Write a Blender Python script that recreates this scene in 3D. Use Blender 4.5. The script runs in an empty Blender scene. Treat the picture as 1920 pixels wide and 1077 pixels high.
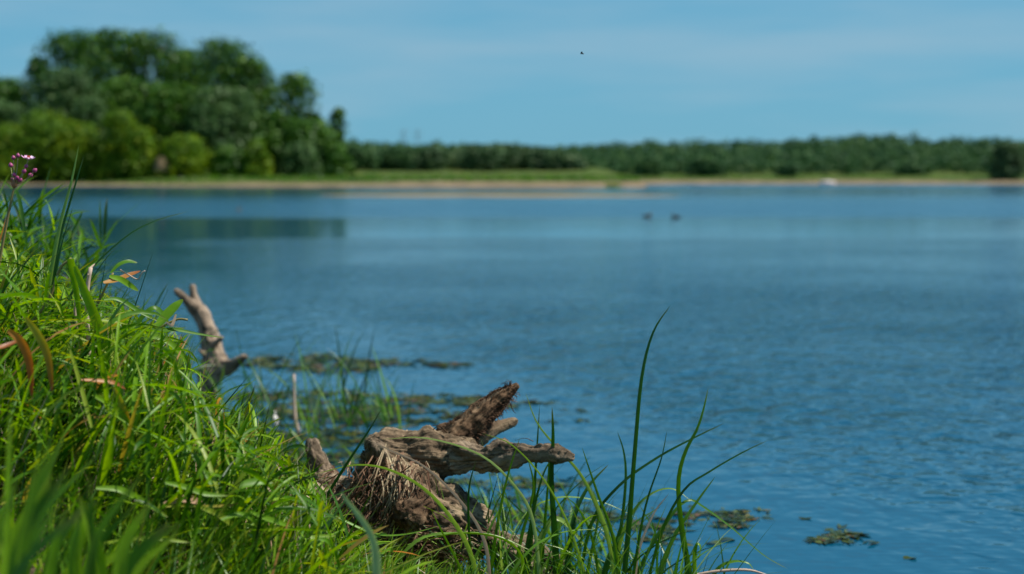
import bpy, math, random
import numpy as np
from mathutils import Vector, Matrix, noise as mnoise

rng = np.random.default_rng(7)
random.seed(7)
scene = bpy.context.scene
COL = scene.collection

# ------------------------------------------------------------------ camera
CAM_Z = 1.30
FPX = 2667.0                      # focal length in pixels of a 1920 px wide frame (50 mm)
PITCH = math.atan(208.5 / FPX)    # horizon a little above mid frame
cam_d = bpy.data.cameras.new('camera')
cam = bpy.data.objects.new('camera', cam_d)
COL.objects.link(cam)
cam.location = (0, 0, CAM_Z)
cam.rotation_euler = (math.pi / 2 - PITCH, 0, 0)
cam_d.sensor_width = 36.0
cam_d.lens = 50.0
cam_d.clip_start = 0.05
cam_d.clip_end = 9000
cam_d.dof.use_dof = True
cam_d.dof.focus_distance = 3.6
cam_d.dof.aperture_fstop = 2.4
scene.camera = cam

# ------------------------------------------------------------------ world, sun, exposure
SUN_EL = math.radians(55)
SUN_AZ = math.radians(88)        # clockwise from +Y as seen from above: from the right
world = bpy.data.worlds.new('World')
scene.world = world
world.use_nodes = True
wn = world.node_tree.nodes
wl = world.node_tree.links
wn.clear()
w_out = wn.new('ShaderNodeOutputWorld')
w_bg = wn.new('ShaderNodeBackground')
w_bg.inputs['Strength'].default_value = 0.085
sky = wn.new('ShaderNodeTexSky')
sky.sky_type = 'NISHITA'
sky.sun_disc = False
sky.sun_elevation = SUN_EL
sky.sun_rotation = SUN_AZ
sky.air_density = 1.0
sky.dust_density = 0.2
sky.ozone_density = 3.5
sky.altitude = 100
# thin high cloud veil
tc = wn.new('ShaderNodeTexCoord')
mp = wn.new('ShaderNodeMapping')
mp.inputs['Scale'].default_value = (1.0, 1.0, 7.0)
mp.inputs['Rotation'].default_value = (0.0, math.radians(-9), 0.0)
nz = wn.new('ShaderNodeTexNoise')
nz.inputs['Scale'].default_value = 2.6
nz.inputs['Detail'].default_value = 5
nz.inputs['Roughness'].default_value = 0.5
rp = wn.new('ShaderNodeMapRange')
rp.inputs['From Min'].default_value = 0.42
rp.inputs['From Max'].default_value = 0.68
rp.inputs['To Min'].default_value = 0.0
rp.inputs['To Max'].default_value = 0.6
tint = wn.new('ShaderNodeMix')
tint.data_type = 'RGBA'
tint.blend_type = 'MULTIPLY'
tint.inputs[0].default_value = 1.0
tint.inputs[7].default_value = (0.56, 0.84, 0.93, 1)
veil = wn.new('ShaderNodeMix')
veil.data_type = 'RGBA'
veil.inputs[7].default_value = (3.1, 4.5, 5.5, 1)
wl.new(tc.outputs['Generated'], mp.inputs['Vector'])
wl.new(mp.outputs[0], nz.inputs['Vector'])
wl.new(nz.outputs['Fac'], rp.inputs['Value'])
wl.new(sky.outputs[0], tint.inputs[6])
# hazy blue air: strongest at the horizon, thinning smoothly towards the zenith
air = wn.new('ShaderNodeMix')
air.data_type = 'RGBA'
air.inputs[7].default_value = (1.22, 3.55, 5.20, 1)
sxyz = wn.new('ShaderNodeSeparateXYZ')
wl.new(tc.outputs['Generated'], sxyz.inputs[0])
elv = wn.new('ShaderNodeMapRange')
elv.inputs['From Min'].default_value = 0.0
elv.inputs['From Max'].default_value = 0.7
elv.inputs['To Min'].default_value = 0.86
elv.inputs['To Max'].default_value = 0.25
wl.new(sxyz.outputs['Z'], elv.inputs['Value'])
wl.new(elv.outputs[0], air.inputs[0])
wl.new(tint.outputs[2], air.inputs[6])
wl.new(air.outputs[2], veil.inputs[6])
wl.new(rp.outputs[0], veil.inputs[0])
wl.new(veil.outputs[2], w_bg.inputs['Color'])
wl.new(w_bg.outputs[0], w_out.inputs['Surface'])

sun_d = bpy.data.lights.new('sun', 'SUN')
sun_d.energy = 5.0
sun_d.angle = math.radians(0.55)
sun_d.color = (1.0, 0.95, 0.86)
sun = bpy.data.objects.new('sun', sun_d)
COL.objects.link(sun)
S = Vector((math.cos(SUN_EL) * math.sin(SUN_AZ), math.cos(SUN_EL) * math.cos(SUN_AZ), math.sin(SUN_EL)))
sun.rotation_euler = S.to_track_quat('Z', 'Y').to_euler()
sun.location = S * 40

vs = scene.view_settings
vs.view_transform = 'Standard'
vs.look = 'None'
vs.exposure = 0.40
vs.gamma = 1.0
vs.use_curve_mapping = False
cy = scene.cycles
cy.use_denoising = True
cy.max_bounces = 8
cy.transparent_max_bounces = 8
cy.transmission_bounces = 4
cy.diffuse_bounces = 3
cy.sample_clamp_indirect = 6

# ------------------------------------------------------------------ helpers
CP, SP_ = math.cos(PITCH), math.sin(PITCH)


def at(px, py, d):
    """world point seen at pixel (px, py) of the 1920x1077 photograph at distance d along +Y"""
    r = (px - 960.0) / FPX
    u = (538.5 - py) / FPX
    y = CP + u * SP_
    z = -SP_ + u * CP
    k = d / y
    return Vector((r * k, d, CAM_Z + z * k))


def ground_at(px, py, z=0.0):
    r = (px - 960.0) / FPX
    u = (538.5 - py) / FPX
    dz = -SP_ + u * CP
    k = (z - CAM_Z) / dz
    return Vector((r * k, (CP + u * SP_) * k, z))


def pxw(d):
    return d / FPX                 # metres per photograph pixel


def interp(x, xs, ys):
    return float(np.interp(x, xs, ys))


def sstep(a, b, x):
    t = np.clip((x - a) / (b - a), 0, 1)
    return t * t * (3 - 2 * t)


def link(o, parent=None):
    COL.objects.link(o)
    if parent is not None:
        o.parent = parent
    return o


def mesh_obj(name, verts, faces, mat, parent=None, smooth=True, attrs=None, loc=None):
    me = bpy.data.meshes.new(name)
    if isinstance(faces, np.ndarray):
        n = len(verts)
        k = faces.shape[1]
        me.vertices.add(n)
        me.vertices.foreach_set('co', np.ascontiguousarray(verts, dtype=np.float32).ravel())
        me.loops.add(faces.size)
        me.loops.foreach_set('vertex_index', faces.astype(np.int32).ravel())
        me.polygons.add(len(faces))
        me.polygons.foreach_set('loop_start', np.arange(0, faces.size, k, dtype=np.int32))
        me.polygons.foreach_set('loop_total', np.full(len(faces), k, dtype=np.int32))
        me.update(calc_edges=True)
    else:
        me.from_pydata([tuple(v) for v in verts], [], faces)
        me.update()
    if attrs:
        for an, av in attrs.items():
            a = me.attributes.new(an, 'FLOAT', 'POINT')
            a.data.foreach_set('value', np.ascontiguousarray(av, dtype=np.float32).ravel())
    if smooth:
        me.polygons.foreach_set('use_smooth', np.ones(len(me.polygons), dtype=bool))
    if mat is not None:
        me.materials.append(mat)
    o = bpy.data.objects.new(name, me)
    if loc is not None:
        o.location = loc
    return link(o, parent)


def tag(o, label=None, cat=None, group=None, kind=None):
    if label:
        o['label'] = label
    if cat:
        o['category'] = cat
    if group:
        o['group'] = group
    if kind:
        o['kind'] = kind
    return o


def thing(name, label, cat, loc=(0, 0, 0), group=None):
    o = bpy.data.objects.new(name, None)
    o.empty_display_size = 0.1
    o.location = loc
    link(o)
    return tag(o, label, cat, group)


def proj(P):
    P = np.asarray(P, float)
    y = P[..., 1]; z = P[..., 2] - CAM_Z
    fw = y * CP - z * SP_
    up = y * SP_ + z * CP
    fw = np.maximum(fw, .05)
    return 960 + FPX * P[..., 0] / fw, 538.5 - FPX * up / fw


def cull(V, F, ti, al, P, keep):
    """drop whole blades; V is laid out blade by blade"""
    N = len(P)
    vp = len(V) // N; fp = len(F) // N
    V = V.reshape(N, vp, 3)[keep].reshape(-1, 3)
    ti = ti.reshape(N, vp)[keep].ravel(); al = al.reshape(N, vp)[keep].ravel()
    F0 = F.reshape(N, fp, 4)[0]
    n = int(keep.sum())
    F = (F0[None] + (np.arange(n) * vp)[:, None, None]).reshape(-1, 4)
    return V, F, ti, al


class Geo:
    """accumulates quads with per-vertex attributes"""

    def __init__(self):
        self.v, self.f, self.a, self.t, self.n = [], [], [], [], 0

    def add(self, v, f, tint, along):
        v = np.asarray(v, float)
        self.v.append(v)
        self.f.append(np.asarray(f, int) + self.n)
        self.a.append(np.asarray(along, float))
        self.t.append(np.broadcast_to(np.asarray(tint, float), (len(v),)).copy())
        self.n += len(v)

    def build(self, name, mat, parent=None, smooth=True, loc=None):
        v = np.concatenate(self.v)
        if loc is not None:
            v = v - np.array(loc)
        return mesh_obj(name, v, np.concatenate(self.f), mat, parent, smooth,
                        {'along': np.concatenate(self.a), 'tint': np.concatenate(self.t)}, loc)


def blades(p0, az, el, length, width, droop, twist, tint, K=7, wob=0.0, taper=0.55, fold=0.0, widthprof=None, twist0=None):
    """N blades at once: p0 (N,3) and arrays (N,)"""
    N = len(p0)
    t = np.linspace(0, 1, K + 1)
    th = el[:, None] - droop[:, None] * t[None, :] ** 1.4
    a = az[:, None] + wob * np.sin(t[None, :] * 3.0 + rng.uniform(0, 6, (N, 1)))
    ds = (length / K)[:, None]
    dx = np.cos(th) * np.sin(a) * ds
    dy = np.cos(th) * np.cos(a) * ds
    dz = np.sin(th) * ds
    P = np.zeros((N, K + 1, 3))
    P[:, 0] = p0
    P[:, 1:, 0] = p0[:, None, 0] + np.cumsum(dx[:, :-1], 1)
    P[:, 1:, 1] = p0[:, None, 1] + np.cumsum(dy[:, :-1], 1)
    P[:, 1:, 2] = p0[:, None, 2] + np.cumsum(dz[:, :-1], 1)
    T = np.stack([np.cos(th) * np.sin(a), np.cos(th) * np.cos(a), np.sin(th)], -1)
    side = np.stack([np.cos(a), -np.sin(a), np.zeros_like(a)], -1)
    nrm = np.cross(side, T)
    if twist0 is None:
        twist0 = rng.uniform(-0.5, 0.5, N)
    tw = twist0[:, None] + twist[:, None] * t[None, :]
    sd = side * np.cos(tw)[..., None] + nrm * np.sin(tw)[..., None]
    nn = np.cross(sd, T)
    if widthprof is None:
        wp = np.minimum(1, (0.45 + 2.2 * t)) * np.clip((1 - t) / taper, 0, 1) ** 0.75
    else:
        wp = widthprof(t)
    w = width[:, None] * wp[None, :] * 0.5
    L = P - sd * w[..., None]
    R = P + sd * w[..., None]
    if fold > 0:
        M = P - nn * (w * fold)[..., None]
        V = np.stack([L, M, R], 2).reshape(-1, 3)
        c = 3
    else:
        V = np.stack([L, R], 2).reshape(-1, 3)
        c = 2
    base = (np.arange(N) * (K + 1) * c)[:, None, None]
    k = (np.arange(K) * c)[None, :, None]
    j = np.arange(c - 1)[None, None, :]
    i0 = base + k + j
    F = np.stack([i0, i0 + 1, i0 + 1 + c, i0 + c], -1).reshape(-1, 4)
    al = np.broadcast_to(t[None, :, None], (N, K + 1, c)).reshape(-1)
    ti = np.broadcast_to(tint[:, None, None], (N, K + 1, c)).reshape(-1)
    return V, F, ti, al, P


def catmull(pts, n):
    pts = [Vector(p) for p in pts]
    if len(pts) == 2:
        pts = [pts[0], pts[0].lerp(pts[1], .5), pts[1]]
    ext = [pts[0] * 2 - pts[1]] + pts + [pts[-1] * 2 - pts[-2]]
    out = []
    m = len(pts) - 1
    for i in range(n + 1):
        u = i / n * m
        k = min(int(u), m - 1)
        f = u - k
        a, b, c, d = ext[k:k + 4]
        out.append(0.5 * ((2 * b) + (c - a) * f + (2 * a - 5 * b + 4 * c - d) * f * f + (3 * b - a - 3 * c + d) * f ** 3))
    return out


def strip(pts, wfun, tint, n=18, tw0=0.3, tw1=0.3, fold=0.35, facing=None):
    """one folded leaf along 3D control points; width faces the open side (towards the river edge path)"""
    c = np.array([tuple(p) for p in catmull(pts, n)])
    T = np.gradient(c, axis=0)
    T /= np.linalg.norm(T, axis=1)[:, None] + 1e-9
    f = np.array(facing if facing is not None else (0.0, -1.0, 0.28))
    side = np.cross(T, f)
    side /= np.linalg.norm(side, axis=1)[:, None] + 1e-9
    for i in range(1, len(side)):                      # keep the side continuous where the leaf bends
        if np.dot(side[i], side[i - 1]) < 0:
            side[i] *= -1
    nrm = np.cross(side, T)
    t = np.linspace(0, 1, n + 1)
    tw = tw0 + (tw1 - tw0) * t
    sd = side * np.cos(tw)[:, None] + nrm * np.sin(tw)[:, None]
    nn = np.cross(sd, T)
    w = np.array([wfun(x) for x in t]) * 0.5
    L = c - sd * w[:, None]
    M = c - nn * (w * fold)[:, None]
    R = c + sd * w[:, None]
    V = np.stack([L, M, R], 1).reshape(-1, 3)
    F = []
    for k in range(n):
        for j in (0, 1):
            a = k * 3 + j
            F.append((a, a + 1, a + 4, a + 3))
    return V, np.array(F), np.full(len(V), tint), np.repeat(t, 3)


def tube(pts, rads, seg=8, cap=True):
    c = np.array([tuple(p) for p in pts], float)
    T = np.gradient(c, axis=0)
    T /= np.linalg.norm(T, axis=1)[:, None] + 1e-9
    ref = np.array([0.13, 0.97, 0.2]) if abs(T[0][1]) < .8 else np.array([1.0, 0.1, 0.0])
    u = np.cross(T, ref)
    u /= np.linalg.norm(u, axis=1)[:, None] + 1e-9
    v = np.cross(T, u)
    a = np.linspace(0, 2 * np.pi, seg, endpoint=False)
    r = np.asarray(rads, float)
    V = c[:, None, :] + (u[:, None, :] * np.cos(a)[None, :, None] + v[:, None, :] * np.sin(a)[None, :, None]) * r[:, None, None]
    n = len(c)
    V = V.reshape(-1, 3)
    F = []
    for i in range(n - 1):
        for j in range(seg):
            j2 = (j + 1) % seg
            F.append((i * seg + j, i * seg + j2, (i + 1) * seg + j2, (i + 1) * seg + j))
    if cap:
        V = np.vstack([V, c[0], c[-1]])
        b0, b1 = n * seg, n * seg + 1
        for j in range(seg):
            j2 = (j + 1) % seg
            F.append((b0, j2, j, b0))
            F.append((b1, (n - 1) * seg + j, (n - 1) * seg + j2, b1))
    return V, F


def tube_obj(name, pts, rads, mat, parent=None, seg=8, n=None, tint=.5):
    if n:
        P = catmull(pts, n)
        rr = np.interp(np.linspace(0, 1, n + 1), np.linspace(0, 1, len(rads)), rads)
    else:
        P, rr = pts, rads
    V, F = tube(P, rr, seg)
    F2 = [tuple(dict.fromkeys(f)) for f in F]
    o = mesh_obj(name, V, F2, mat, parent)
    a = o.data.attributes.new('tint', 'FLOAT', 'POINT')
    a.data.foreach_set('value', np.full(len(V), tint, dtype=np.float32))
    return o


# ------------------------------------------------------------------ materials
def new_mat(name):
    m = bpy.data.materials.new(name)
    m.use_nodes = True
    n, l = m.node_tree.nodes, m.node_tree.links
    n.clear()
    out = n.new('ShaderNodeOutputMaterial')
    return m, n, l, out


def ramp(n, stops):
    r = n.new('ShaderNodeValToRGB')
    els = r.color_ramp.elements
    while len(els) > 1:
        els.remove(els[-1])
    els[0].position = stops[0][0]
    els[0].color = (*stops[0][1], 1)
    for p, c in stops[1:]:
        e = els.new(p)
        e.color = (*c, 1)
    return r


def leaf_mat(name, stops, tip=(0.22, 0.16, 0.05), tip_amt=0.5, trans=0.45, rough=0.42, spec=0.35, tip_at=0.82):
    """stops: colour ramp over the per-leaf tint"""
    m, n, l, out = new_mat(name)
    at_ = n.new('ShaderNodeAttribute'); at_.attribute_name = 'tint'
    al = n.new('ShaderNodeAttribute'); al.attribute_name = 'along'
    r = ramp(n, stops)
    l.new(at_.outputs['Fac'], r.inputs[0])
    # fine length-wise variation
    tcn = n.new('ShaderNodeTexCoord')
    nzn = n.new('ShaderNodeTexNoise'); nzn.inputs['Scale'].default_value = 60; nzn.inputs['Detail'].default_value = 3
    l.new(tcn.outputs['Object'], nzn.inputs['Vector'])
    hv = n.new('ShaderNodeHueSaturation')
    mr = n.new('ShaderNodeMapRange'); mr.inputs['To Min'].default_value = 0.72; mr.inputs['To Max'].default_value = 1.28
    l.new(nzn.outputs['Fac'], mr.inputs['Value'])
    l.new(mr.outputs[0], hv.inputs['Value'])
    l.new(r.outputs[0], hv.inputs['Color'])
    tm = n.new('ShaderNodeMapRange'); tm.inputs['From Min'].default_value = tip_at; tm.inputs['From Max'].default_value = 1.0
    tm.inputs['To Max'].default_value = tip_amt
    l.new(al.outputs['Fac'], tm.inputs['Value'])
    mx = n.new('ShaderNodeMix'); mx.data_type = 'RGBA'; mx.inputs[7].default_value = (*tip, 1)
    l.new(tm.outputs[0], mx.inputs[0]); l.new(hv.outputs[0], mx.inputs[6])
    p = n.new('ShaderNodeBsdfPrincipled')
    p.inputs['Roughness'].default_value = rough
    p.inputs['Specular IOR Level'].default_value = spec
    l.new(mx.outputs[2], p.inputs['Base Color'])
    tr = n.new('ShaderNodeBsdfTranslucent')
    h2 = n.new('ShaderNodeHueSaturation'); h2.inputs['Saturation'].default_value = 1.12; h2.inputs['Value'].default_value = 1.35
    h2.inputs['Hue'].default_value = 0.49
    l.new(mx.outputs[2], h2.inputs['Color']); l.new(h2.outputs[0], tr.inputs['Color'])
    ms = n.new('ShaderNodeMixShader'); ms.inputs[0].default_value = trans
    l.new(p.outputs[0], ms.inputs[1]); l.new(tr.outputs[0], ms.inputs[2])
    l.new(ms.outputs[0], out.inputs['Surface'])
    return m


M = {}
M['grass'] = leaf_mat('bank_grass_green', [(0.0, (0.006, 0.035, 0.004)), (0.3, (0.028, 0.105, 0.005)), (0.6, (0.105, 0.25, 0.007)),
                                           (0.85, (0.22, 0.38, 0.012)), (0.93, (0.26, 0.30, 0.03)), (1.0, (0.42, 0.20, 0.07))], tip_amt=.45)
M['sedge'] = leaf_mat('sedge_green', [(0.0, (0.012, 0.055, 0.010)), (0.4, (0.04, 0.13, 0.012)), (0.7, (0.13, 0.27, 0.02)),
                                      (0.9, (0.24, 0.36, 0.08)), (1.0, (0.34, 0.46, 0.20))], tip_amt=.35, trans=.35, rough=.36)
M['dry'] = leaf_mat('dry_grass', [(0.0, (0.12, 0.06, 0.03)), (0.5, (0.36, 0.22, 0.13)), (1.0, (0.62, 0.48, 0.38))], tip_amt=0.0, trans=.2, rough=.7)
M['autumn'] = leaf_mat('yellowing_leaf', [(0.0, (0.30, 0.10, 0.03)), (0.5, (0.50, 0.22, 0.05)), (1.0, (0.34, 0.36, 0.04))],
                       tip=(0.30, 0.08, 0.03), tip_amt=0.9, trans=.4, tip_at=.35)
M['tree_dark'] = leaf_mat('poplar_foliage', [(0.0, (0.008, 0.038, 0.005)), (0.5, (0.030, 0.100, 0.007)), (1.0, (0.10, 0.20, 0.010))], tip_amt=0, trans=.12, rough=.5, spec=.2)
M['tree_pale'] = leaf_mat('willow_foliage', [(0.0, (0.022, 0.065, 0.016)), (0.5, (0.055, 0.12, 0.030)), (1.0, (0.11, 0.19, 0.055))], tip_amt=0, trans=.2, rough=.55, spec=.25)
M['shrub'] = leaf_mat('shrub_foliage', [(0.0, (0.03, 0.09, 0.004)), (0.5, (0.10, 0.20, 0.006)), (1.0, (0.24, 0.29, 0.008))], tip_amt=0, trans=.3, rough=.55, spec=.2)
M['far'] = leaf_mat('far_wood_foliage', [(0.0, (0.014, 0.056, 0.022)), (0.5, (0.042, 0.108, 0.036)), (1.0, (0.095, 0.175, 0.05))], tip_amt=0, trans=.12, rough=.6, spec=.15)
M['far_grey'] = leaf_mat('far_willow_foliage', [(0.0, (0.025, 0.065, 0.025)), (0.5, (0.06, 0.12, 0.045)), (1.0, (0.11, 0.17, 0.06))], tip_amt=0, trans=.15, rough=.6, spec=.2)


def simple(name, col, rough=.6, spec=.3, noise=None, bump=None, col2=None, scale=8.0):
    m, n, l, out = new_mat(name)
    p = n.new('ShaderNodeBsdfPrincipled')
    p.inputs['Roughness'].default_value = rough
    p.inputs['Specular IOR Level'].default_value = spec
    tcn = n.new('ShaderNodeTexCoord')
    nzn = n.new('ShaderNodeTexNoise'); nzn.inputs['Scale'].default_value = scale; nzn.inputs['Detail'].default_value = 5
    l.new(tcn.outputs['Object'], nzn.inputs['Vector'])
    c2 = col2 or tuple(c * .6 for c in col)
    r = ramp(n, [(0.3, c2), (0.7, col)])
    l.new(nzn.outputs['Fac'], r.inputs[0]); l.new(r.outputs[0], p.inputs['Base Color'])
    if bump:
        b = n.new('ShaderNodeBump'); b.inputs['Strength'].default_value = bump; b.inputs['Distance'].default_value = .02
        l.new(nzn.outputs['Fac'], b.inputs['Height']); l.new(b.outputs[0], p.inputs['Normal'])
    l.new(p.outputs[0], out.inputs['Surface'])
    return m


M['bark'] = simple('bark', (0.16, 0.13, 0.10), .85, .1, bump=.5, scale=3)
M['stem'] = simple('rush_stem', (0.26, 0.24, 0.06), .45, .35, col2=(0.17, 0.13, 0.05), scale=9)
M['pedicel'] = simple('pedicel', (0.30, 0.36, 0.12), .5, .3, col2=(0.32, 0.20, 0.12), scale=60)
M['bud'] = simple('pink_bud', (0.42, 0.07, 0.20), .4, .4, col2=(0.22, 0.03, 0.10), scale=160)
M['petal'] = simple('pale_pink_petal', (0.72, 0.55, 0.70), .5, .3, col2=(0.50, 0.16, 0.38), scale=90)
M['anther'] = simple('red_anther', (0.55, 0.07, 0.05), .5, .3, scale=60)
M['bract'] = simple('bract', (0.38, 0.16, 0.08), .6, .3, col2=(0.24, 0.13, 0.06), scale=120)
M['duck'] = simple('duck_feathers', (0.09, 0.08, 0.055), .7, .2, scale=30)
M['bill'] = simple('duck_bill', (0.30, 0.20, 0.04), .5, .3)
M['hull'] = simple('pale_hull_paint', (0.62, 0.50, 0.46), .55, .3, scale=3)
M['float'] = simple('white_float_plastic', (0.80, 0.76, 0.72), .4, .4, scale=30, col2=(.6, .56, .52))
M['insect'] = simple('insect_body', (0.02, 0.03, 0.03), .4, .4)
M['steel'] = simple('grey_steel', (0.22, 0.25, 0.27), .5, .4)


# ground (near bank): brown soil with moss and litter
def soil_mat():
    m, n, l, out = new_mat('river_bank_soil')
    tcn = n.new('ShaderNodeTexCoord')
    a = n.new('ShaderNodeTexNoise'); a.inputs['Scale'].default_value = 9; a.inputs['Detail'].default_value = 8; a.inputs['Roughness'].default_value = .65
    b = n.new('ShaderNodeTexNoise'); b.inputs['Scale'].default_value = 70; b.inputs['Detail'].default_value = 5
    l.new(tcn.outputs['Object'], a.inputs['Vector']); l.new(tcn.outputs['Object'], b.inputs['Vector'])
    r = ramp(n, [(0.3, (0.035, 0.028, 0.018)), (0.5, (0.085, 0.06, 0.038)), (0.7, (0.16, 0.12, 0.08))])
    l.new(a.outputs['Fac'], r.inputs[0])
    p = n.new('ShaderNodeBsdfPrincipled'); p.inputs['Roughness'].default_value = .85; p.inputs['Specular IOR Level'].default_value = .15
    l.new(r.outputs[0], p.inputs['Base Color'])
    bp = n.new('ShaderNodeBump'); bp.inputs['Strength'].default_value = .8; bp.inputs['Distance'].default_value = .015
    l.new(b.outputs['Fac'], bp.inputs['Height']); l.new(bp.outputs[0], p.inputs['Normal'])
    l.new(p.outputs[0], out.inputs['Surface'])
    return m


# far ground: sand at the waterline, grass above
def far_ground_mat():
    m, n, l, out = new_mat('far_shore_sand_and_grass')
    g = n.new('ShaderNodeNewGeometry')
    sx = n.new('ShaderNodeSeparateXYZ'); l.new(g.outputs['Position'], sx.inputs[0])
    a = n.new('ShaderNodeTexNoise'); a.inputs['Scale'].default_value = .10; a.inputs['Detail'].default_value = 6
    l.new(g.outputs['Position'], a.inputs['Vector'])
    b = n.new('ShaderNodeTexNoise'); b.inputs['Scale'].default_value = .35; b.inputs['Detail'].default_value = 5
    l.new(g.outputs['Position'], b.inputs['Vector'])
    ad = n.new('ShaderNodeMath'); ad.operation = 'MULTIPLY_ADD'; ad.inputs[1].default_value = 0.9; 
    l.new(a.outputs['Fac'], ad.inputs[0]); l.new(sx.outputs['Z'], ad.inputs[2])
    at_ = n.new('ShaderNodeAttribute'); at_.attribute_name = 'sandy'
    sb = n.new('ShaderNodeMath'); sb.operation = 'SUBTRACT'
    l.new(ad.outputs[0], sb.inputs[0]); l.new(at_.outputs['Fac'], sb.inputs[1])
    mr = n.new('ShaderNodeMapRange'); mr.inputs['From Min'].default_value = .55; mr.inputs['From Max'].default_value = .85
    l.new(sb.outputs[0], mr.inputs['Value'])
    gr = ramp(n, [(.35, (0.03, 0.07, 0.008)), (.65, (0.09, 0.11, 0.025))])
    l.new(b.outputs['Fac'], gr.inputs[0])
    sr = ramp(n, [(.35, (0.10, 0.080, 0.045)), (.65, (0.235, 0.17, 0.105))])
    l.new(b.outputs['Fac'], sr.inputs[0])
    mx = n.new('ShaderNodeMix'); mx.data_type = 'RGBA'
    l.new(mr.outputs[0], mx.inputs[0]); l.new(sr.outputs[0], mx.inputs[6]); l.new(gr.outputs[0], mx.inputs[7])
    p = n.new('ShaderNodeBsdfPrincipled'); p.inputs['Roughness'].default_value = .9; p.inputs['Specular IOR Level'].default_value = .1
    l.new(mx.outputs[2], p.inputs['Base Color'])
    l.new(p.outputs[0], out.inputs['Surface'])
    return m


def water_mat():
    m, n, l, out = new_mat('river_water')
    g = n.new('ShaderNodeNewGeometry')
    sx = n.new('ShaderNodeSeparateXYZ'); l.new(g.outputs['Position'], sx.inputs[0])
    # wind patches: how rippled the surface is, by distance out over the river
    wn_ = n.new('ShaderNodeTexNoise'); wn_.inputs['Scale'].default_value = .09; wn_.inputs['Detail'].default_value = 3
    mpw = n.new('ShaderNodeMapping'); mpw.inputs['Scale'].default_value = (.35, 1.6, 1)
    l.new(g.outputs['Position'], mpw.inputs[0]); l.new(mpw.outputs[0], wn_.inputs['Vector'])
    ws = n.new('ShaderNodeMath'); ws.operation = 'MULTIPLY_ADD'; ws.inputs[1].default_value = 5.0
    l.new(wn_.outputs['Fac'], ws.inputs[0])
    sbb = n.new('ShaderNodeMath'); sbb.operation = 'SUBTRACT'; sbb.inputs[1].default_value = 2.5
    l.new(sx.outputs['Y'], sbb.inputs[0]); l.new(sbb.outputs[0], ws.inputs[2])
    dv = n.new('ShaderNodeMath'); dv.operation = 'DIVIDE'; dv.inputs[1].default_value = 240.0
    l.new(ws.outputs[0], dv.inputs[0])
    def D(y): return y / 240.0
    rr = ramp(n, [(0.0, (.34,) * 3), (D(4.5), (.36,) * 3), (D(6.5), (.70,) * 3), (D(10), (1.0,) * 3), (D(14.5), (.9,) * 3), (D(18), (.50,) * 3), (D(22), (.24,) * 3),
                  (D(28), (.21,) * 3), (D(30), (.035,) * 3), (D(43), (.035,) * 3), (D(47), (.75,) * 3), (D(60), (.85,) * 3), (D(72), (.6,) * 3),
                  (D(84), (.35,) * 3), (D(100), (.10,) * 3), (D(150), (.12,) * 3), (D(175), (.7,) * 3)])
    rr.color_ramp.interpolation = 'LINEAR'
    l.new(dv.outputs[0], rr.inputs[0])
    # patchiness inside the near ripples
    pn = n.new('ShaderNodeTexNoise'); pn.inputs['Scale'].default_value = .45; pn.inputs['Detail'].default_value = 3
    mpp = n.new('ShaderNodeMapping'); mpp.inputs['Scale'].default_value = (.6, .8, 1)
    l.new(g.outputs['Position'], mpp.inputs[0]); l.new(mpp.outputs[0], pn.inputs['Vector'])
    pm = n.new('ShaderNodeMapRange'); pm.inputs['From Min'].default_value = .36; pm.inputs['From Max'].default_value = .62
    pm.inputs['To Min'].default_value = .45; pm.inputs['To Max'].default_value = 1.15
    l.new(pn.outputs['Fac'], pm.inputs['Value'])
    rip = n.new('ShaderNodeMath'); rip.operation = 'MULTIPLY'
    l.new(rr.outputs[0], rip.inputs[0]); l.new(pm.outputs[0], rip.inputs[1])
    # the water close under the bank lies in its lee
    lx_ = n.new('ShaderNodeMath'); lx_.operation = 'MULTIPLY_ADD'; lx_.inputs[1].default_value = 2.9
    l.new(sx.outputs['X'], lx_.inputs[0]); l.new(sx.outputs['Y'], lx_.inputs[2])
    lm = n.new('ShaderNodeMapRange'); lm.interpolation_type = 'SMOOTHSTEP'
    lm.inputs['From Min'].default_value = 7.6; lm.inputs['From Max'].default_value = 11.6
    lm.inputs['To Min'].default_value = .26; lm.inputs['To Max'].default_value = 1.0
    l.new(lx_.outputs[0], lm.inputs['Value'])
    rip2 = n.new('ShaderNodeMath'); rip2.operation = 'MULTIPLY'
    l.new(rip.outputs[0], rip2.inputs[0]); l.new(lm.outputs[0], rip2.inputs[1])
    rip = rip2
    # wave trains; slopes from differences of the wave height a fixed 1 cm apart
    EPS = .012

    def height(ox, oy):
        off = n.new('ShaderNodeVectorMath'); off.operation = 'ADD'; off.inputs[1].default_value = (ox, oy, 0)
        l.new(g.outputs['Position'], off.inputs[0])
        acc = None
        for sc, sxy, rot, amp, det in ((5.6, (1.0, .62), .14, .036, 1), (12.5, (.95, .75), -.2, .0185, 1), (26.0, (.30, 1.2), .06, .0046, 0)):
            mp_ = n.new('ShaderNodeMapping'); mp_.inputs['Scale'].default_value = (sxy[0], sxy[1], 1); mp_.inputs['Rotation'].default_value = (0, 0, rot)
            l.new(off.outputs[0], mp_.inputs[0])
            t = n.new('ShaderNodeTexNoise'); t.inputs['Scale'].default_value = sc; t.inputs['Detail'].default_value = det
            t.inputs['Roughness'].default_value = .35; t.inputs['Distortion'].default_value = .35
            l.new(mp_.outputs[0], t.inputs['Vector'])
            m_ = n.new('ShaderNodeMath'); m_.operation = 'MULTIPLY_ADD'; m_.inputs[1].default_value = amp
            l.new(t.outputs['Fac'], m_.inputs[0])
            if acc is not None:
                l.new(acc, m_.inputs[2])
            else:
                m_.inputs[2].default_value = 0
            acc = m_.outputs[0]
        return acc
    h0, hx, hy = height(0, 0), height(EPS, 0), height(0, EPS)

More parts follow.
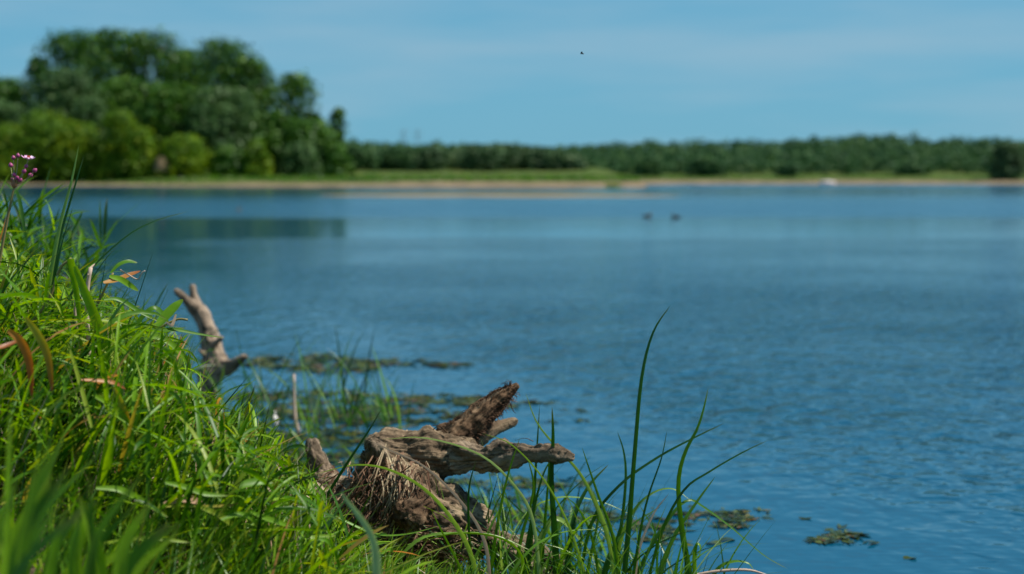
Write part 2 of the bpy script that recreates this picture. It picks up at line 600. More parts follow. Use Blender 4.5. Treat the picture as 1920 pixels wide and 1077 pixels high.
    def slope(h1):
        d_ = n.new('ShaderNodeMath'); d_.operation = 'SUBTRACT'; l.new(h0, d_.inputs[0]); l.new(h1, d_.inputs[1])
        e_ = n.new('ShaderNodeMath'); e_.operation = 'MULTIPLY'; e_.inputs[1].default_value = 2.5 / EPS; l.new(d_.outputs[0], e_.inputs[0])
        r_ = n.new('ShaderNodeMath'); r_.operation = 'MULTIPLY'; l.new(e_.outputs[0], r_.inputs[0]); l.new(rip.outputs[0], r_.inputs[1])
        return r_.outputs[0]
    cx = n.new('ShaderNodeCombineXYZ'); cx.inputs[2].default_value = 1
    l.new(slope(hx), cx.inputs[0]); l.new(slope(hy), cx.inputs[1])
    nm = n.new('ShaderNodeVectorMath'); nm.operation = 'NORMALIZE'; l.new(cx.outputs[0], nm.inputs[0])
    bp = nm
    # far away the single waves are finer than a pixel: they act as gloss
    fr = n.new('ShaderNodeMapRange'); fr.inputs['From Min'].default_value = 12; fr.inputs['From Max'].default_value = 45
    fr.inputs['To Min'].default_value = .0; fr.inputs['To Max'].default_value = .12
    l.new(sx.outputs['Y'], fr.inputs['Value'])
    ro = n.new('ShaderNodeMath'); ro.operation = 'MULTIPLY_ADD'; ro.inputs[2].default_value = .075
    l.new(fr.outputs[0], ro.inputs[0]); l.new(rr.outputs[0], ro.inputs[1])
    p = n.new('ShaderNodeBsdfPrincipled')
    p.inputs['Base Color'].default_value = (0.001, 0.058, 0.112, 1)
    p.inputs['IOR'].default_value = 1.333
    l.new(ro.outputs[0], p.inputs['Roughness'])
    l.new(bp.outputs[0], p.inputs['Normal'])
    l.new(p.outputs[0], out.inputs['Surface'])
    return m


def wood_mat(name, cols, pale=(0.46, 0.33, 0.20), pale_amt=.7, scale=1.0, bump=.9):
    m, n, l, out = new_mat(name)
    g = n.new('ShaderNodeTexCoord')
    a = n.new('ShaderNodeTexNoise'); a.inputs['Scale'].default_value = 16 * scale; a.inputs['Detail'].default_value = 9; a.inputs['Roughness'].default_value = .68
    a.inputs['Distortion'].default_value = .6
    b = n.new('ShaderNodeTexNoise'); b.inputs['Scale'].default_value = 7 * scale; b.inputs['Detail'].default_value = 4
    c = n.new('ShaderNodeTexNoise'); c.inputs['Scale'].default_value = 85 * scale; c.inputs['Detail'].default_value = 6; c.inputs['Roughness'].default_value = .7
    v = n.new('ShaderNodeTexVoronoi'); v.inputs['Scale'].default_value = 48 * scale
    gr_ = n.new('ShaderNodeAttribute'); gr_.attribute_name = 'grain'
    for t in (b, v):
        l.new(g.outputs['Object'], t.inputs['Vector'])
    for t in (a, c):
        l.new(gr_.outputs['Vector'], t.inputs['Vector'])
    r = ramp(n, [(.30, cols[0]), (.46, cols[1]), (.58, cols[2]), (.72, cols[3])])
    l.new(a.outputs['Fac'], r.inputs[0])
    mr = n.new('ShaderNodeMapRange'); mr.inputs['From Min'].default_value = .55; mr.inputs['From Max'].default_value = .66; mr.inputs['To Max'].default_value = pale_amt
    l.new(b.outputs['Fac'], mr.inputs['Value'])
    mx = n.new('ShaderNodeMix'); mx.data_type = 'RGBA'; mx.inputs[7].default_value = (*pale, 1)
    l.new(mr.outputs[0], mx.inputs[0]); l.new(r.outputs[0], mx.inputs[6])
    # pits and specks
    sp = n.new('ShaderNodeMapRange'); sp.inputs['From Min'].default_value = .38; sp.inputs['From Max'].default_value = .52
    sp.inputs['To Min'].default_value = .25; sp.inputs['To Max'].default_value = 1.0
    l.new(c.outputs['Fac'], sp.inputs['Value'])
    hv = n.new('ShaderNodeHueSaturation'); l.new(sp.outputs[0], hv.inputs['Value']); l.new(mx.outputs[2], hv.inputs['Color'])
    p = n.new('ShaderNodeBsdfPrincipled'); p.inputs['Roughness'].default_value = .88; p.inputs['Specular IOR Level'].default_value = .12
    l.new(hv.outputs[0], p.inputs['Base Color'])
    h = n.new('ShaderNodeMath'); h.operation = 'MULTIPLY_ADD'; h.inputs[1].default_value = .4
    l.new(v.outputs['Distance'], h.inputs[0]); l.new(c.outputs['Fac'], h.inputs[2])
    bp = n.new('ShaderNodeBump'); bp.inputs['Strength'].default_value = bump; bp.inputs['Distance'].default_value = .008
    l.new(h.outputs[0], bp.inputs['Height']); l.new(bp.outputs[0], p.inputs['Normal'])
    l.new(p.outputs[0], out.inputs['Surface'])
    return m


M['soil'] = soil_mat()
M['far_ground'] = far_ground_mat()
M['water'] = water_mat()
M['wood'] = wood_mat('weathered_stump_wood', [(0.030, 0.020, 0.013), (0.12, 0.082, 0.05), (0.27, 0.195, 0.12), (0.52, 0.42, 0.28)])
M['wood_dark'] = wood_mat('dark_mossy_bark', [(0.015, 0.009, 0.006), (0.06, 0.035, 0.019), (0.15, 0.09, 0.05), (0.30, 0.21, 0.13)], pale_amt=.15)
M['wood_grey'] = wood_mat('mud_grey_root_wood', [(0.04, 0.028, 0.018), (0.17, 0.125, 0.083), (0.31, 0.235, 0.16), (0.45, 0.355, 0.25)], pale_amt=.1)
M['snag'] = wood_mat('bleached_driftwood', [(0.13, 0.095, 0.066), (0.28, 0.21, 0.15), (0.42, 0.32, 0.235), (0.54, 0.43, 0.33)], pale=(0.50, 0.36, 0.25), pale_amt=.4, scale=.6, bump=.5)
M['fibre'] = leaf_mat('root_fibre', [(0.0, (0.07, 0.035, 0.02)), (0.5, (0.22, 0.13, 0.08)), (1.0, (0.50, 0.42, 0.26))], tip_amt=0, trans=.1, rough=.8, spec=.1)
M['weed'] = leaf_mat('floating_weed', [(0.0, (0.006, 0.016, 0.004)), (0.45, (0.022, 0.045, 0.005)), (0.70, (0.11, 0.13, 0.008)), (0.85, (0.12, 0.05, 0.008)), (1.0, (0.04, 0.018, 0.008))],
                     tip_amt=0, trans=.2, rough=.35, spec=.5)

# ------------------------------------------------------------------ water
w = mesh_obj('river_water', [(-1600, -30, 0), (1600, -30, 0), (1600, 1400, 0), (-1600, 1400, 0)], [(0, 1, 2, 3)], M['water'], smooth=False)
tag(w, 'blue rippled river spreading from the grassy bank to the far shore', kind='structure')

# ------------------------------------------------------------------ near bank terrain
AX = [-6, -3, -1.8, -1.26, -0.9, -0.7, -0.5, -0.38, 0.06, 0.3, 0.55, 0.8, 1.4, 6]
AZ = [.92, .86, .76, .70, .56, .44, .33, .24, .13, .04, -.10, -.22, -.5, -1.2]


def shore_y(x):
    return np.interp(x, [-6, -2, -1.3, -.9, -.6, 0, .4, 1.0, 2.0], [9.0, 6.8, 5.5, 5.0, 4.75, 4.6, 4.3, 3.5, 2.6])


def bank_z(x, y):
    x = np.asarray(x, float); y = np.asarray(y, float)
    top = np.interp(x, AX, AZ)
    top = np.where(y < 2.6, top + (2.6 - y) * 0.04, top)
    ys = shore_y(x)
    f = sstep(ys - 1.25, ys + 0.25, y)
    return top * (1 - f) - 0.18 * f


nx, ny = 150, 150
gx = np.linspace(-7, 3.5, nx)
gy = np.linspace(-3, 11, ny)
X, Y = np.meshgrid(gx, gy)
Z = bank_z(X, Y)
for i in range(ny):
    for j in range(nx):
        Z[i, j] += 0.035 * mnoise.fractal(Vector((X[i, j] * 3, Y[i, j] * 3, 0)), 1, 2, 4)
V = np.stack([X, Y, Z], -1).reshape(-1, 3)
idx = np.arange(nx * ny).reshape(ny, nx)
F = np.stack([idx[:-1, :-1], idx[:-1, 1:], idx[1:, 1:], idx[1:, :-1]], -1).reshape(-1, 4)
g = mesh_obj('river_bank_ground', V, F, M['soil'])
tag(g, 'brown earth of the near river bank under the grass', kind='structure')

# ------------------------------------------------------------------ far shore terrain
FXS = [-900, -120, -75, -60, -40, -20, 0, 9, 15.5, 18, 26, 60, 120, 900]
FYS = [185, 190, 190, 188, 172, 164, 158, 156, 160, 205, 218, 214, 196, 180]


def far_shore(x):
    return np.interp(x, FXS, FYS)


def far_z(x, y):
    s = far_shore(x)
    d = y - s
    z = np.interp(d, [-12, 0, 2, 6, 22, 45, 90, 250, 900, 3000], [-.5, -.02, .12, .3, .9, 1.5, 2.6, 5.0, 9, 20])
    # the left bank is a little higher
    z = z + sstep(-20, -62, x) * sstep(2, 26, d) * 0.9
    return z


gx = np.concatenate([np.linspace(-900, -140, 20), np.linspace(-136, 140, 230), np.linspace(146, 900, 20)])
gy = np.concatenate([np.linspace(140, 300, 150), np.linspace(304, 700, 30), np.linspace(760, 3000, 14)])
X, Y = np.meshgrid(gx, gy)
Z = far_z(X, Y)
Zn = np.zeros_like(Z)
for i in range(Z.shape[0]):
    for j in range(Z.shape[1]):
        Zn[i, j] = mnoise.fractal(Vector((X[i, j] * .12, Y[i, j] * .12, 3)), 1, 2, 3)
Z = Z + Zn * 0.22 * np.clip((Y - far_shore(X)) / 10, 0.05, 1)
sandy = np.interp(X, [-80, -60, -30, 14, 20, 120], [.06, .06, .15, .42, .36, .30])
V = np.stack([X, Y, Z], -1).reshape(-1, 3)
ny, nx = Z.shape
idx = np.arange(nx * ny).reshape(ny, nx)
F = np.stack([idx[:-1, :-1], idx[:-1, 1:], idx[1:, 1:], idx[1:, :-1]], -1).reshape(-1, 4)
g = mesh_obj('far_shore_ground', V, F, M['far_ground'], attrs={'sandy': sandy.reshape(-1)})
tag(g, 'low grassy far shore with a sandy edge and a spit', kind='structure')

# sand bar just breaking the surface in front of the spit
M['bar'] = simple('wet_sand', (0.24, 0.18, 0.09), .85, .1, col2=(0.15, 0.12, 0.06), scale=.3)
nxb, nyb = 90, 14
V, = [[]]
for i in range(nyb):
    for j in range(nxb):
        u, v = j / (nxb - 1), i / (nyb - 1)
        x = -13 + u * 24
        wdt = math.sin(math.pi * min(1, max(0, u))) ** .5
        cyy = 95 - 3.5 * u
        half = 6.5 * wdt * (1 + .3 * mnoise.noise(Vector((x * .2, 0, 0))))
        yy = cyy + (v * 2 - 1) * half
        zz = .13 * (1 - (2 * v - 1) ** 2) * wdt - .012 + .015 * mnoise.noise(Vector((x * .3, yy * .3, 5)))
        if i in (0, nyb - 1) or j in (0, nxb - 1):
            zz = -.05
        V.append((x, yy, zz))
F = [(i * nxb + j, i * nxb + j + 1, (i + 1) * nxb + j + 1, (i + 1) * nxb + j) for i in range(nyb - 1) for j in range(nxb - 1)]
o = mesh_obj('sand_bar', V, F, M['bar'])
tag(o, 'long flat wet sand bar lying in the water before the spit', kind='structure')

# ------------------------------------------------------------------ trees
def leaf_cloud(blobs, n, size, seedtint=.5, flat=.35):
    """blobs (B,6): centre, radii. leaves near the surface of each blob, facing roughly outwards"""
    blobs = np.asarray(blobs, float)
    B = len(blobs)
    area = (blobs[:, 3:6].prod(1)) ** (2 / 3.)
    pick = rng.choice(B, n, p=area / area.sum())
    d = rng.normal(size=(n, 3)); d[:, 2] += .25
    d /= np.linalg.norm(d, axis=1)[:, None]
    rad = rng.uniform(.4, 1.0, n) ** .6 * rng.uniform(.9, 1.4, n)
    c = blobs[pick, :3] + d * blobs[pick, 3:6] * rad[:, None]
    nrm = d + rng.normal(size=(n, 3)) * .55
    nrm /= np.linalg.norm(nrm, axis=1)[:, None]
    a = rng.normal(size=(n, 3))
    u = np.cross(nrm, a); u /= np.linalg.norm(u, axis=1)[:, None]
    v = np.cross(nrm, u)
    s = size * rng.uniform(.6, 1.4, n)
    V = np.stack([c - u * s[:, None], c - v * s[:, None] * .55 + nrm * s[:, None] * .12, c + u * s[:, None],
                  c + v * s[:, None] * .55 + nrm * s[:, None] * .12], 1).reshape(-1, 3)
    F = np.arange(n * 4).reshape(n, 4)
    bt = rng.uniform(-.32, .32, B)
    t = np.clip(.5 + bt[pick] + rng.uniform(-.2, .2, n), 0, 1)
    return V, F, np.repeat(t, 4)


def crown_blobs(h, w, base, kind):
    bl = []
    n = 52 if kind != 'shrub' else 24
    if kind == 'pine':
        n = 12
    for i in range(n):
        u = (i + .5) / n
        z = base + (h - base) * u
        if kind == 'round':
            prof = math.sin(math.pi * min(.96, .18 + .80 * u)) ** .6
        elif kind == 'tall':
            prof = math.sin(math.pi * min(.97, .22 + .76 * u)) ** .7
        elif kind == 'shrub':
            prof = max(.15, 1 - u ** 2.4)
        else:
            prof = math.sin(math.pi * min(.95, .3 + .65 * u)) ** .8
        for k in range(1 if kind == 'pine' else 2):
            a = random.uniform(0, 2 * math.pi)
            rr = w * .5 * prof * random.uniform(.35, .95)
            rb = w * random.uniform(.11, .20) * (1.4 if kind in ('pine', 'shrub') else 1)
            bl.append((math.cos(a) * rr, math.sin(a) * rr, min(z, h - rb * .8), rb * 1.15, rb * 1.15, rb * .9))
    # a filling core
    bl.append((0, 0, base + (h - base) * .5, w * .28, w * .28, (h - base) * .38))
    return bl


def make_tree(name, label, cat, loc, h, w, kind, mat, base=.12, n=6500, leaf=.34, group=None, lean=0.0):
    loc = Vector(loc)
    t = thing(name, label, cat, loc, group)
    bl = crown_blobs(h, w, h * base, kind)
    if lean:
        bl = [(x + lean * z / h, y, z, a, b, c) for x, y, z, a, b, c in bl]
    V, F, ti = leaf_cloud(bl, n, leaf)
    mesh_obj('crown', V, F, mat, t, False, {'tint': ti, 'along': np.zeros(len(V))})
    # trunk with limbs
    VV, FF, off = [], [], 0
    top = h * .72
    P = [(0, 0, -.5), (lean * .15, 0, h * .15), (lean * .35 + random.uniform(-.2, .2), random.uniform(-.2, .2), h * .4), (lean * .7, 0, top)]
    v, f = tube(catmull(P, 8), np.linspace(h * .022, h * .006, 9), 8)
    VV.append(v); FF += [tuple(dict.fromkeys(np.array(q) + off)) for q in f]; off += len(v)
    for b in random.sample(bl, min(9, len(bl))):
        z0 = random.uniform(.18, .55) * h
        p0 = (lean * z0 / h, 0, z0)
        v, f = tube(catmull([p0, ((p0[0] + b[0]) * .5, b[1] * .5, (z0 + b[2]) * .5 + .3), b[:3]], 4), np.linspace(h * .009, h * .003, 5), 5)
        VV.append(v); FF += [tuple(dict.fromkeys(np.array(q) + off)) for q in f]; off += len(v)
    mesh_obj('trunk', np.vstack(VV), [tuple(int(i) for i in q) for q in FF], M['bark'], t)
    return t


def place(px, d, ytop, wpx, kind, mat, label, cat='tree', name='poplar_tree', base=.12, n=7500, leaf=.32, group=None, lean=0):
    x = (px - 960) / FPX * d
    z = float(far_z(np.array(x), np.array(d)))
    h = at(px, ytop, d).z - z
    return make_tree(name, label, cat, (x, d, z - .1), h, wpx * (1.02 if kind == 'shrub' else 1.18) * pxw(d), kind, M[mat], base, n, leaf, group, lean)


GL = 'trees in the wood on the left shore'
place(150, 226, 62, 150, 'tall', 'tree_dark', 'tall dark poplar with the small side bough, left end of the wood', group=GL, base=.1)
place(82, 224, 108, 66, 'tall', 'tree_dark', 'narrow dark poplar standing at the left edge of the tall wood', group=GL, base=.3, n=3000)
place(215, 230, 56, 140, 'tall', 'tree_dark', 'tall dark poplar behind the yellow-green bush, second from left', group=GL)
place(288, 228, 60, 150, 'tall', 'tree_dark', 'tallest broad dark poplar in the middle left of the wood', group=GL)
place(352, 236, 96, 110, 'tall', 'tree_dark', 'dark poplar in the dip between the two high crowns', group=GL)
place(412, 222, 76, 165, 'round', 'tree_dark', 'broad rounded dark poplar right of the dip in the wood', group=GL, n=8000)
place(468, 220, 112, 100, 'round', 'tree_dark', 'dark poplar on the right shoulder of the tall wood', group=GL)
place(420, 206, 165, 120, 'round', 'tree_pale', 'grey green willow in front of the broad dark poplar', group=GL, name='willow_tree', base=.08)
place(545, 214, 138, 84, 'round', 'tree_dark', 'airy tree with open crown at the right end of the wood', group=GL, base=.36, n=2600, lean=1.0)
place(508, 210, 215, 120, 'round', 'tree_dark', 'lower dark tree beneath the airy open-crowned tree', group=GL, base=.05)
place(575, 208, 228, 105, 'round', 'tree_dark', 'low rounded dark tree near the right end of the wood', group=GL, base=.04)
place(590, 214, 212, 38, 'round', 'tree_dark', 'small black-green round-topped tree by the thin leaning tree', group=GL, base=.3, n=1600)
place(628, 212, 202, 34, 'tall', 'tree_dark', 'thin upright tree, last on the right of the wood', group=GL, base=.3, n=700, lean=.7)
place(625, 206, 268, 62, 'shrub', 'tree_dark', 'low dark bush at the foot of the thin upright tree', 'bush', 'bush', 0.02, 2500, group=GL)
place(255, 212, 150, 150, 'round', 'tree_dark', 'dark tree filling the wood behind the yellow-green bush', group=GL, base=.05)
place(340, 210, 160, 140, 'round', 'tree_dark', 'dark tree filling the wood behind the round green bush', group=GL, base=.05)
place(128, 206, 132, 130, 'round', 'tree_pale', 'pale silver willow in front of the dark poplars on the left', group=GL, name='willow_tree', base=.10, n=7500)
place(178, 202, 185, 80, 'round', 'tree_pale', 'small silver willow drooping right of the pale willow', group=GL, name='willow_tree', base=.06, n=3500)
place(20, 222, 148, 110, 'round', 'tree_dark', 'dark tree at the left edge of the picture', group=GL)
place(-60, 222, 135, 150, 'round', 'tree_dark', 'dark tree beyond the left edge tree', group=GL)
place(10, 208, 192, 110, 'round', 'tree_pale', 'grey willow at the left edge below the dark tree', group=GL, name='willow_tree', base=.05, n=5000)
place(-80, 208, 180, 130, 'round', 'tree_pale', 'grey willow beyond the left edge of the picture', group=GL, name='willow_tree', base=.05, n=3000)
GS = 'bushes at the foot of the wood on the left shore'
place(85, 198, 212, 130, 'shrub', 'shrub', 'wide green bush below the pale silver willow', 'bush', 'bush', .01, 5000, .28, GS)
place(150, 197, 232, 100, 'shrub', 'shrub', 'green bush between the wide bush and the yellow-green one', 'bush', 'bush', .01, 4200, .28, GS)
place(228, 196, 208, 76, 'shrub', 'shrub', 'tall yellow-green pointed bush in front of the wood', 'bush', 'bush', .01, 4200, .28, GS)
place(262, 195, 238, 70, 'shrub', 'shrub', 'yellow-green bush leaning right of the tall pointed bush', 'bush', 'bush', .01, 3200, .28, GS)
place(345, 196, 255, 92, 'shrub', 'shrub', 'round mid-green bush right of the bare earth patch', 'bush', 'bush', .01, 4000, .28, GS)
place(20, 197, 235, 110, 'shrub', 'shrub', 'green bush at the left edge behind the pink flower', 'bush', 'bush', .01, 4000, .28, GS)
place(485, 197, 262, 46, 'shrub', 'shrub', 'small bright bush left of the yellow sapling', 'bush', 'bush', .01, 1600, .28, GS)
place(430, 198, 276, 70, 'shrub', 'tree_dark', 'low dark bush between the round bush and the sapling', 'bush', 'bush', .01, 2000, .28, GS)
place(565, 200, 268, 70, 'shrub', 'tree_pale', 'low grey bush at the right foot of the wood', 'bush', 'bush', .01, 2600, .28, GS)
place(498, 194, 285, 26, 'shrub', 'shrub', 'tiny yellow sapling on the sandy slope', 'bush', 'bush', .01, 700, .22, GS)

# right half: willows in a row behind the spit
GW = 'grey willows in the row behind the sand spit'
for px, d, yt, wp in ((668, 236, 270, 70), (712, 240, 274, 62), (762, 238, 276, 60), (812, 230, 276, 56), (870, 236, 278, 70), (905, 228, 272, 66), (950, 232, 270, 76),
                      (1000, 232, 276, 66), (1045, 230, 284, 60), (1075, 228, 292, 44)):
    wl_ = {668: 'dark willow touching the right foot of the left wood', 712: 'dark willow, second right of the left wood', 762: 'dark willow under the two faint pylons',
           812: 'rounded grey willow with dark shade beneath, right of the pylons', 870: 'grey willow at the left of the joined willow clump', 905: 'low grey willow in front of the joined willow clump',
           950: 'broad grey willow in the middle of the joined willow clump', 1000: 'grey willow right of the middle of the joined clump', 1045: 'grey willow near the right end of the joined clump',
           1075: 'smallest grey willow closing the joined clump on the right'}[px]
    place(px, d, yt, wp, 'round', 'far_grey' if px > 780 else 'far', wl_, group=GW, name='willow_tree', base=.05, n=2600, leaf=.3)
place(1215, 250, 292, 46, 'round', 'far', 'rounded dark tree alone on the sandy far shore, left of the pair', group='single trees along the far sandy shore', name='shore_tree', base=.04, n=1800, leaf=.3)
place(1312, 252, 296, 40, 'round', 'far', 'left one of two dark bushes joined on the far sandy shore', 'bush', 'bush', .04, 1500, .3, 'single trees along the far sandy shore')
place(1342, 250, 300, 36, 'round', 'far', 'right one of two dark bushes joined on the far sandy shore', 'bush', 'bush', .04, 1500, .3, 'single trees along the far sandy shore')
place(1476, 246, 304, 38, 'round', 'far', 'small dark tree on the far shore left of the pale boat', group='single trees along the far sandy shore', name='shore_tree', base=.04, n=1500, leaf=.3)
place(1886, 226, 266, 60, 'round', 'far_grey', 'large grey tree close to the water at the right edge', group='single trees along the far sandy shore', name='shore_tree', base=.03, n=3500, leaf=.3)
place(1705, 248, 306, 44, 'round', 'far', 'small dark tree on the far shore between boat and right edge', group='single trees along the far sandy shore', name='shore_tree', base=.04, n=1500, leaf=.3)

# the wood itself: a mass of trees on the slope behind
blobs = []
def skyline(px):
    return interp(px, [600, 700, 760, 900, 1000, 1060, 1200, 1440, 1560, 1650, 1700, 1760, 1840, 1900, 2100],
                  [268, 266, 272, 271, 277, 274, 270, 266, 259, 253, 262, 264, 259, 265, 262])
nt = 0
for row, (d, drop) in enumerate(((262, 36), (275, 27), (290, 20), (312, 12), (335, 6), (355, 0), (372, 0))):
    px = -350.0 if row > 4 else 640.0
    while px < 2300:
        y = skyline(px) + drop + random.uniform(-2.5, 2.5) - (random.uniform(3, 9) if random.random() < .10 else 0)
        x = (px - 960) / FPX * d
        z0 = float(far_z(np.array(x), np.array(float(d))))
        top = max(at(px, y, d).z, z0 + 1.6)
        w_ = random.uniform(3.2, 5.0)
        dd = d + random.uniform(-7, 7)
        for k in range(5):
            rr = w_ * random.uniform(.24, .42)
            blobs.append((x + random.uniform(-.35, .35) * w_, dd + random.uniform(-.4, .4) * w_, z0 + (top - z0) * (.15 + .17 * k) , rr, rr, (top - z0) * .16))
        blobs.append((x, dd, top - w_ * .28, w_ * .22, w_ * .22, w_ * .3))
        nt += 1
        px += random.uniform(13, 22) * 250 / d
V, F, ti = leaf_cloud(blobs, 190000, .34)
o = mesh_obj('far_wood', V, F, M['far'], None, False, {'tint': ti, 'along': np.zeros(len(V))})
tag(o, 'dark green wood running along the whole far shore', 'wood', kind='stuff')

# shore grass and reeds on the far shore (uncountable)
pts, hh = [], []
for i in range(13000):
    x = random.uniform(-85, 95)
    s = float(far_shore(x))
    d = s + random.uniform(4.5 if x < -40 else 13, 34) if x < 16 else s + random.uniform(14, 36)
    pts.append((x, d, float(far_z(np.array(x), np.array(d))) - .05)); hh.append(random.uniform(.2, .55) * (1 if x < 16 else .45))
p0 = np.array(pts); N = len(p0)
V, F, ti, al, _ = blades(p0, rng.uniform(0, 6.28, N), rng.uniform(1.1, 1.5, N), np.array(hh) * .8, rng.uniform(.15, .35, N), rng.uniform(.2, .8, N), rng.uniform(-.5, .5, N),
                         rng.uniform(.1, .62, N), K=2)
o = mesh_obj('shore_grass', V, F, M['grass'], None, True, {'tint': ti, 'along': al * 0})
tag(o, 'grass growing along the far shore and the sand spit', 'grass', kind='stuff')

# small tussocks standing out on the spit
for px, yb in ((1068, 347), (1153, 349), (770, 344)):
    p = ground_at(px, yb, .2)
    N = 130
    p0 = np.stack([p.x + rng.normal(0, .45, N), p.y + 3 + rng.normal(0, .6, N), np.full(N, .1)], 1)
    V, F, ti, al, _ = blades(p0, rng.uniform(0, 6.28, N), rng.uniform(.8, 1.5, N), rng.uniform(.2, .5, N), np.full(N, .10), rng.uniform(.2, .9, N), rng.uniform(-.5, .5, N), rng.uniform(.4, .8, N), K=3)
    o = mesh_obj('grass_tussock', V, F, M['shrub'], None, True, {'tint': ti, 'along': al})
    tag(o, {1068: 'green tussock on the bare sand near the end of the spit', 1153: 'green tussock at the very tip of the sand spit', 770: 'green tussock on the sand spit nearest the wood'}[px], 'tussock', 'tussocks on the sand spit')


# bare earth banks showing between the bushes on the left shore
M['earth'] = simple('bare_earth', (0.26, 0.18, 0.10), .9, .1, col2=(0.13, 0.10, 0.05), scale=.8)
for px, yb, wpx, hpx, lb in ((302, 318, 34, 26, 'bare tan earth bank between yellow-green and round bush'),):
    d = 193.5
    c = at(px, yb, d)
    V, F = [], []
    n1, n2 = 14, 7
    for i in range(n2):
        for j in range(n1):
            a = math.pi * j / (n1 - 1); b = (math.pi / 2) * i / (n2 - 1)
            r = 1 + .18 * mnoise.noise(Vector((j * .5, i * .5, px)))
            V.append((math.cos(a) * math.cos(b) * wpx * pxw(d) * .5 * r, -math.sin(a) * math.cos(b) * 2.0 * r + 1, math.sin(b) * hpx * pxw(d) * r - .2 * (i == 0)))
    for i in range(n2 - 1):
        for j in range(n1 - 1):
            F.append((i * n1 + j, i * n1 + j + 1, (i + 1) * n1 + j + 1, (i + 1) * n1 + j))
    o = mesh_obj('earth_bank', V, F, M['earth'], loc=c)
    tag(o, lb, kind='structure')

# pylons far off
for k, px in enumerate((757, 783)):
    d = 1500.0
    b = at(px, 300, d); top = at(px, 243, d)
    t = thing('electricity_pylon', ('left' if k == 0 else 'right') + ' one of two faint lattice pylons far beyond the wood', 'pylon', (b.x, d, b.z - 6), 'pylons beyond the wood')
    H = top.z - b.z + 6
    geo_v, geo_f, off = [], [], 0
    segs = [((sx * 3, sy * 3, 0), (sx * .5, sy * .5, H)) for sx in (-1, 1) for sy in (-1, 1)]
    for q in range(6):
        z0, z1 = H * q / 6, H * (q + 1) / 6
        w0, w1 = 3 - 2.5 * q / 6, 3 - 2.5 * (q + 1) / 6
        for sy in (-1, 1):
            segs += [((-w0, sy * w0, z0), (w1, sy * w1, z1)), ((w0, sy * w0, z0), (-w1, sy * w1, z1))]
    for a, b2 in segs:
        v, f = tube([a, b2], [.06, .06], 4); geo_v.append(v); geo_f += [tuple(int(i) for i in dict.fromkeys(np.array(s) + off)) for s in f]; off += len(v)
    mesh_obj('lattice_tower', np.vstack(geo_v), geo_f, M['steel'], t, False)
    for z in (H * .72, H * .84, H * .95):
        v, f = tube([(-6, 0, z), (0, 0, z + .6), (6, 0, z)], [.1, .3, .1], 4)
        mesh_obj('cross_arm', v, [tuple(dict.fromkeys(s)) for s in f], M['steel'], t, False)

# ------------------------------------------------------------------ boat, ducks, insect, float
c = ground_at(1541, 346.5, .0); c.y = float(far_shore(c.x * 216 / c.y)) + .3; c.x *= 1.04
t = thing('rowing_boat', 'small pale boat lying at the water edge of the far shore', 'boat', (c.x, c.y, .62))
t.rotation_euler = (math.pi, 0, .25)
V, F = [], []
n1, n2 = 16, 9
Lb, Wb, Hb = 2.7, .62, .62
for i in range(n1 + 1):
    u = i / n1 * 2 - 1
    hw = Wb * (1 - abs(u) ** 2.4) + .02
    for j in range(n2):
        a = math.pi * j / (n2 - 1)
        V.append((u * Lb / 2, -math.cos(a) * hw, Hb * (1 - math.sin(a) ** .6 * (1 - .25 * abs(u))) * (1 + .25 * u * u) + .02))
for i in range(n1):
    for j in range(n2 - 1):
        F.append((i * n2 + j, (i + 1) * n2 + j, (i + 1) * n2 + j + 1, i * n2 + j + 1))
hull = mesh_obj('hull', V, F, M['hull'], t)
sm = hull.modifiers.new('thickness', 'SOLIDIFY'); sm.thickness = .04
for x in (-.5, .45):
    v, f = tube([(x, -.44, .45), (x, .44, .45)], [.07, .07], 6)
    mesh_obj('bench', v, [tuple(dict.fromkeys(s)) for s in f], M['bark'], t)


def ball(c, r, n1=12, n2=8):
    V, F = [], []
    for i in range(n2 + 1):
        b = math.pi * i / n2
        for j in range(n1):
            a = 2 * math.pi * j / n1
            V.append((c[0] + r[0] * math.sin(b) * math.cos(a), c[1] + r[1] * math.sin(b) * math.sin(a), c[2] + r[2] * math.cos(b)))
    for i in range(n2):
        for j in range(n1):
            j2 = (j + 1) % n1
            F.append((i * n1 + j, i * n1 + j2, (i + 1) * n1 + j2, (i + 1) * n1 + j))
    return V, F


def duck(px, py, face, s, label):
    c = ground_at(px, py)
    t = thing('duck', label, 'duck', (c.x, c.y, -.015), 'ducks floating on the river')
    t.rotation_euler = (0, 0, face)
    body = catmull([(-.21, 0, .10), (-.14, 0, .065), (-.03, 0, .06), (.08, 0, .065), (.13, 0, .11), (.145, 0, .17), (.165, 0, .205), (.20, 0, .205)], 22)
    rr = np.interp(np.linspace(0, 1, 23), [0, .15, .35, .55, .68, .78, .88, 1], [.012, .055, .085, .080, .05, .03, .036, .018])
    v, f = tube(np.array([tuple(p) for p in body]) * s, rr * s, 12)
    mesh_obj('body', v, [tuple(dict.fromkeys(q)) for q in f], M['duck'], t)
    v, f = tube(np.array([(.20, 0, .20), (.235, 0, .193), (.26, 0, .188)]) * s, np.array([.014, .011, .005]) * s, 8)
    mesh_obj('bill', v, [tuple(dict.fromkeys(q)) for q in f], M['bill'], t)
    for sd in (-1, 1):
        v, f = ball((-.03 * s, sd * .065 * s, .085 * s), (.125 * s, .022 * s, .045 * s))
        mesh_obj('wing', v, f, M['duck'], t)
    v, f = tube(np.array([(-.19, 0, .10), (-.24, 0, .125)]) * s, np.array([.028, .004]) * s, 6)
    mesh_obj('tail', v, [tuple(dict.fromkeys(q)) for q in f], M['duck'], t)


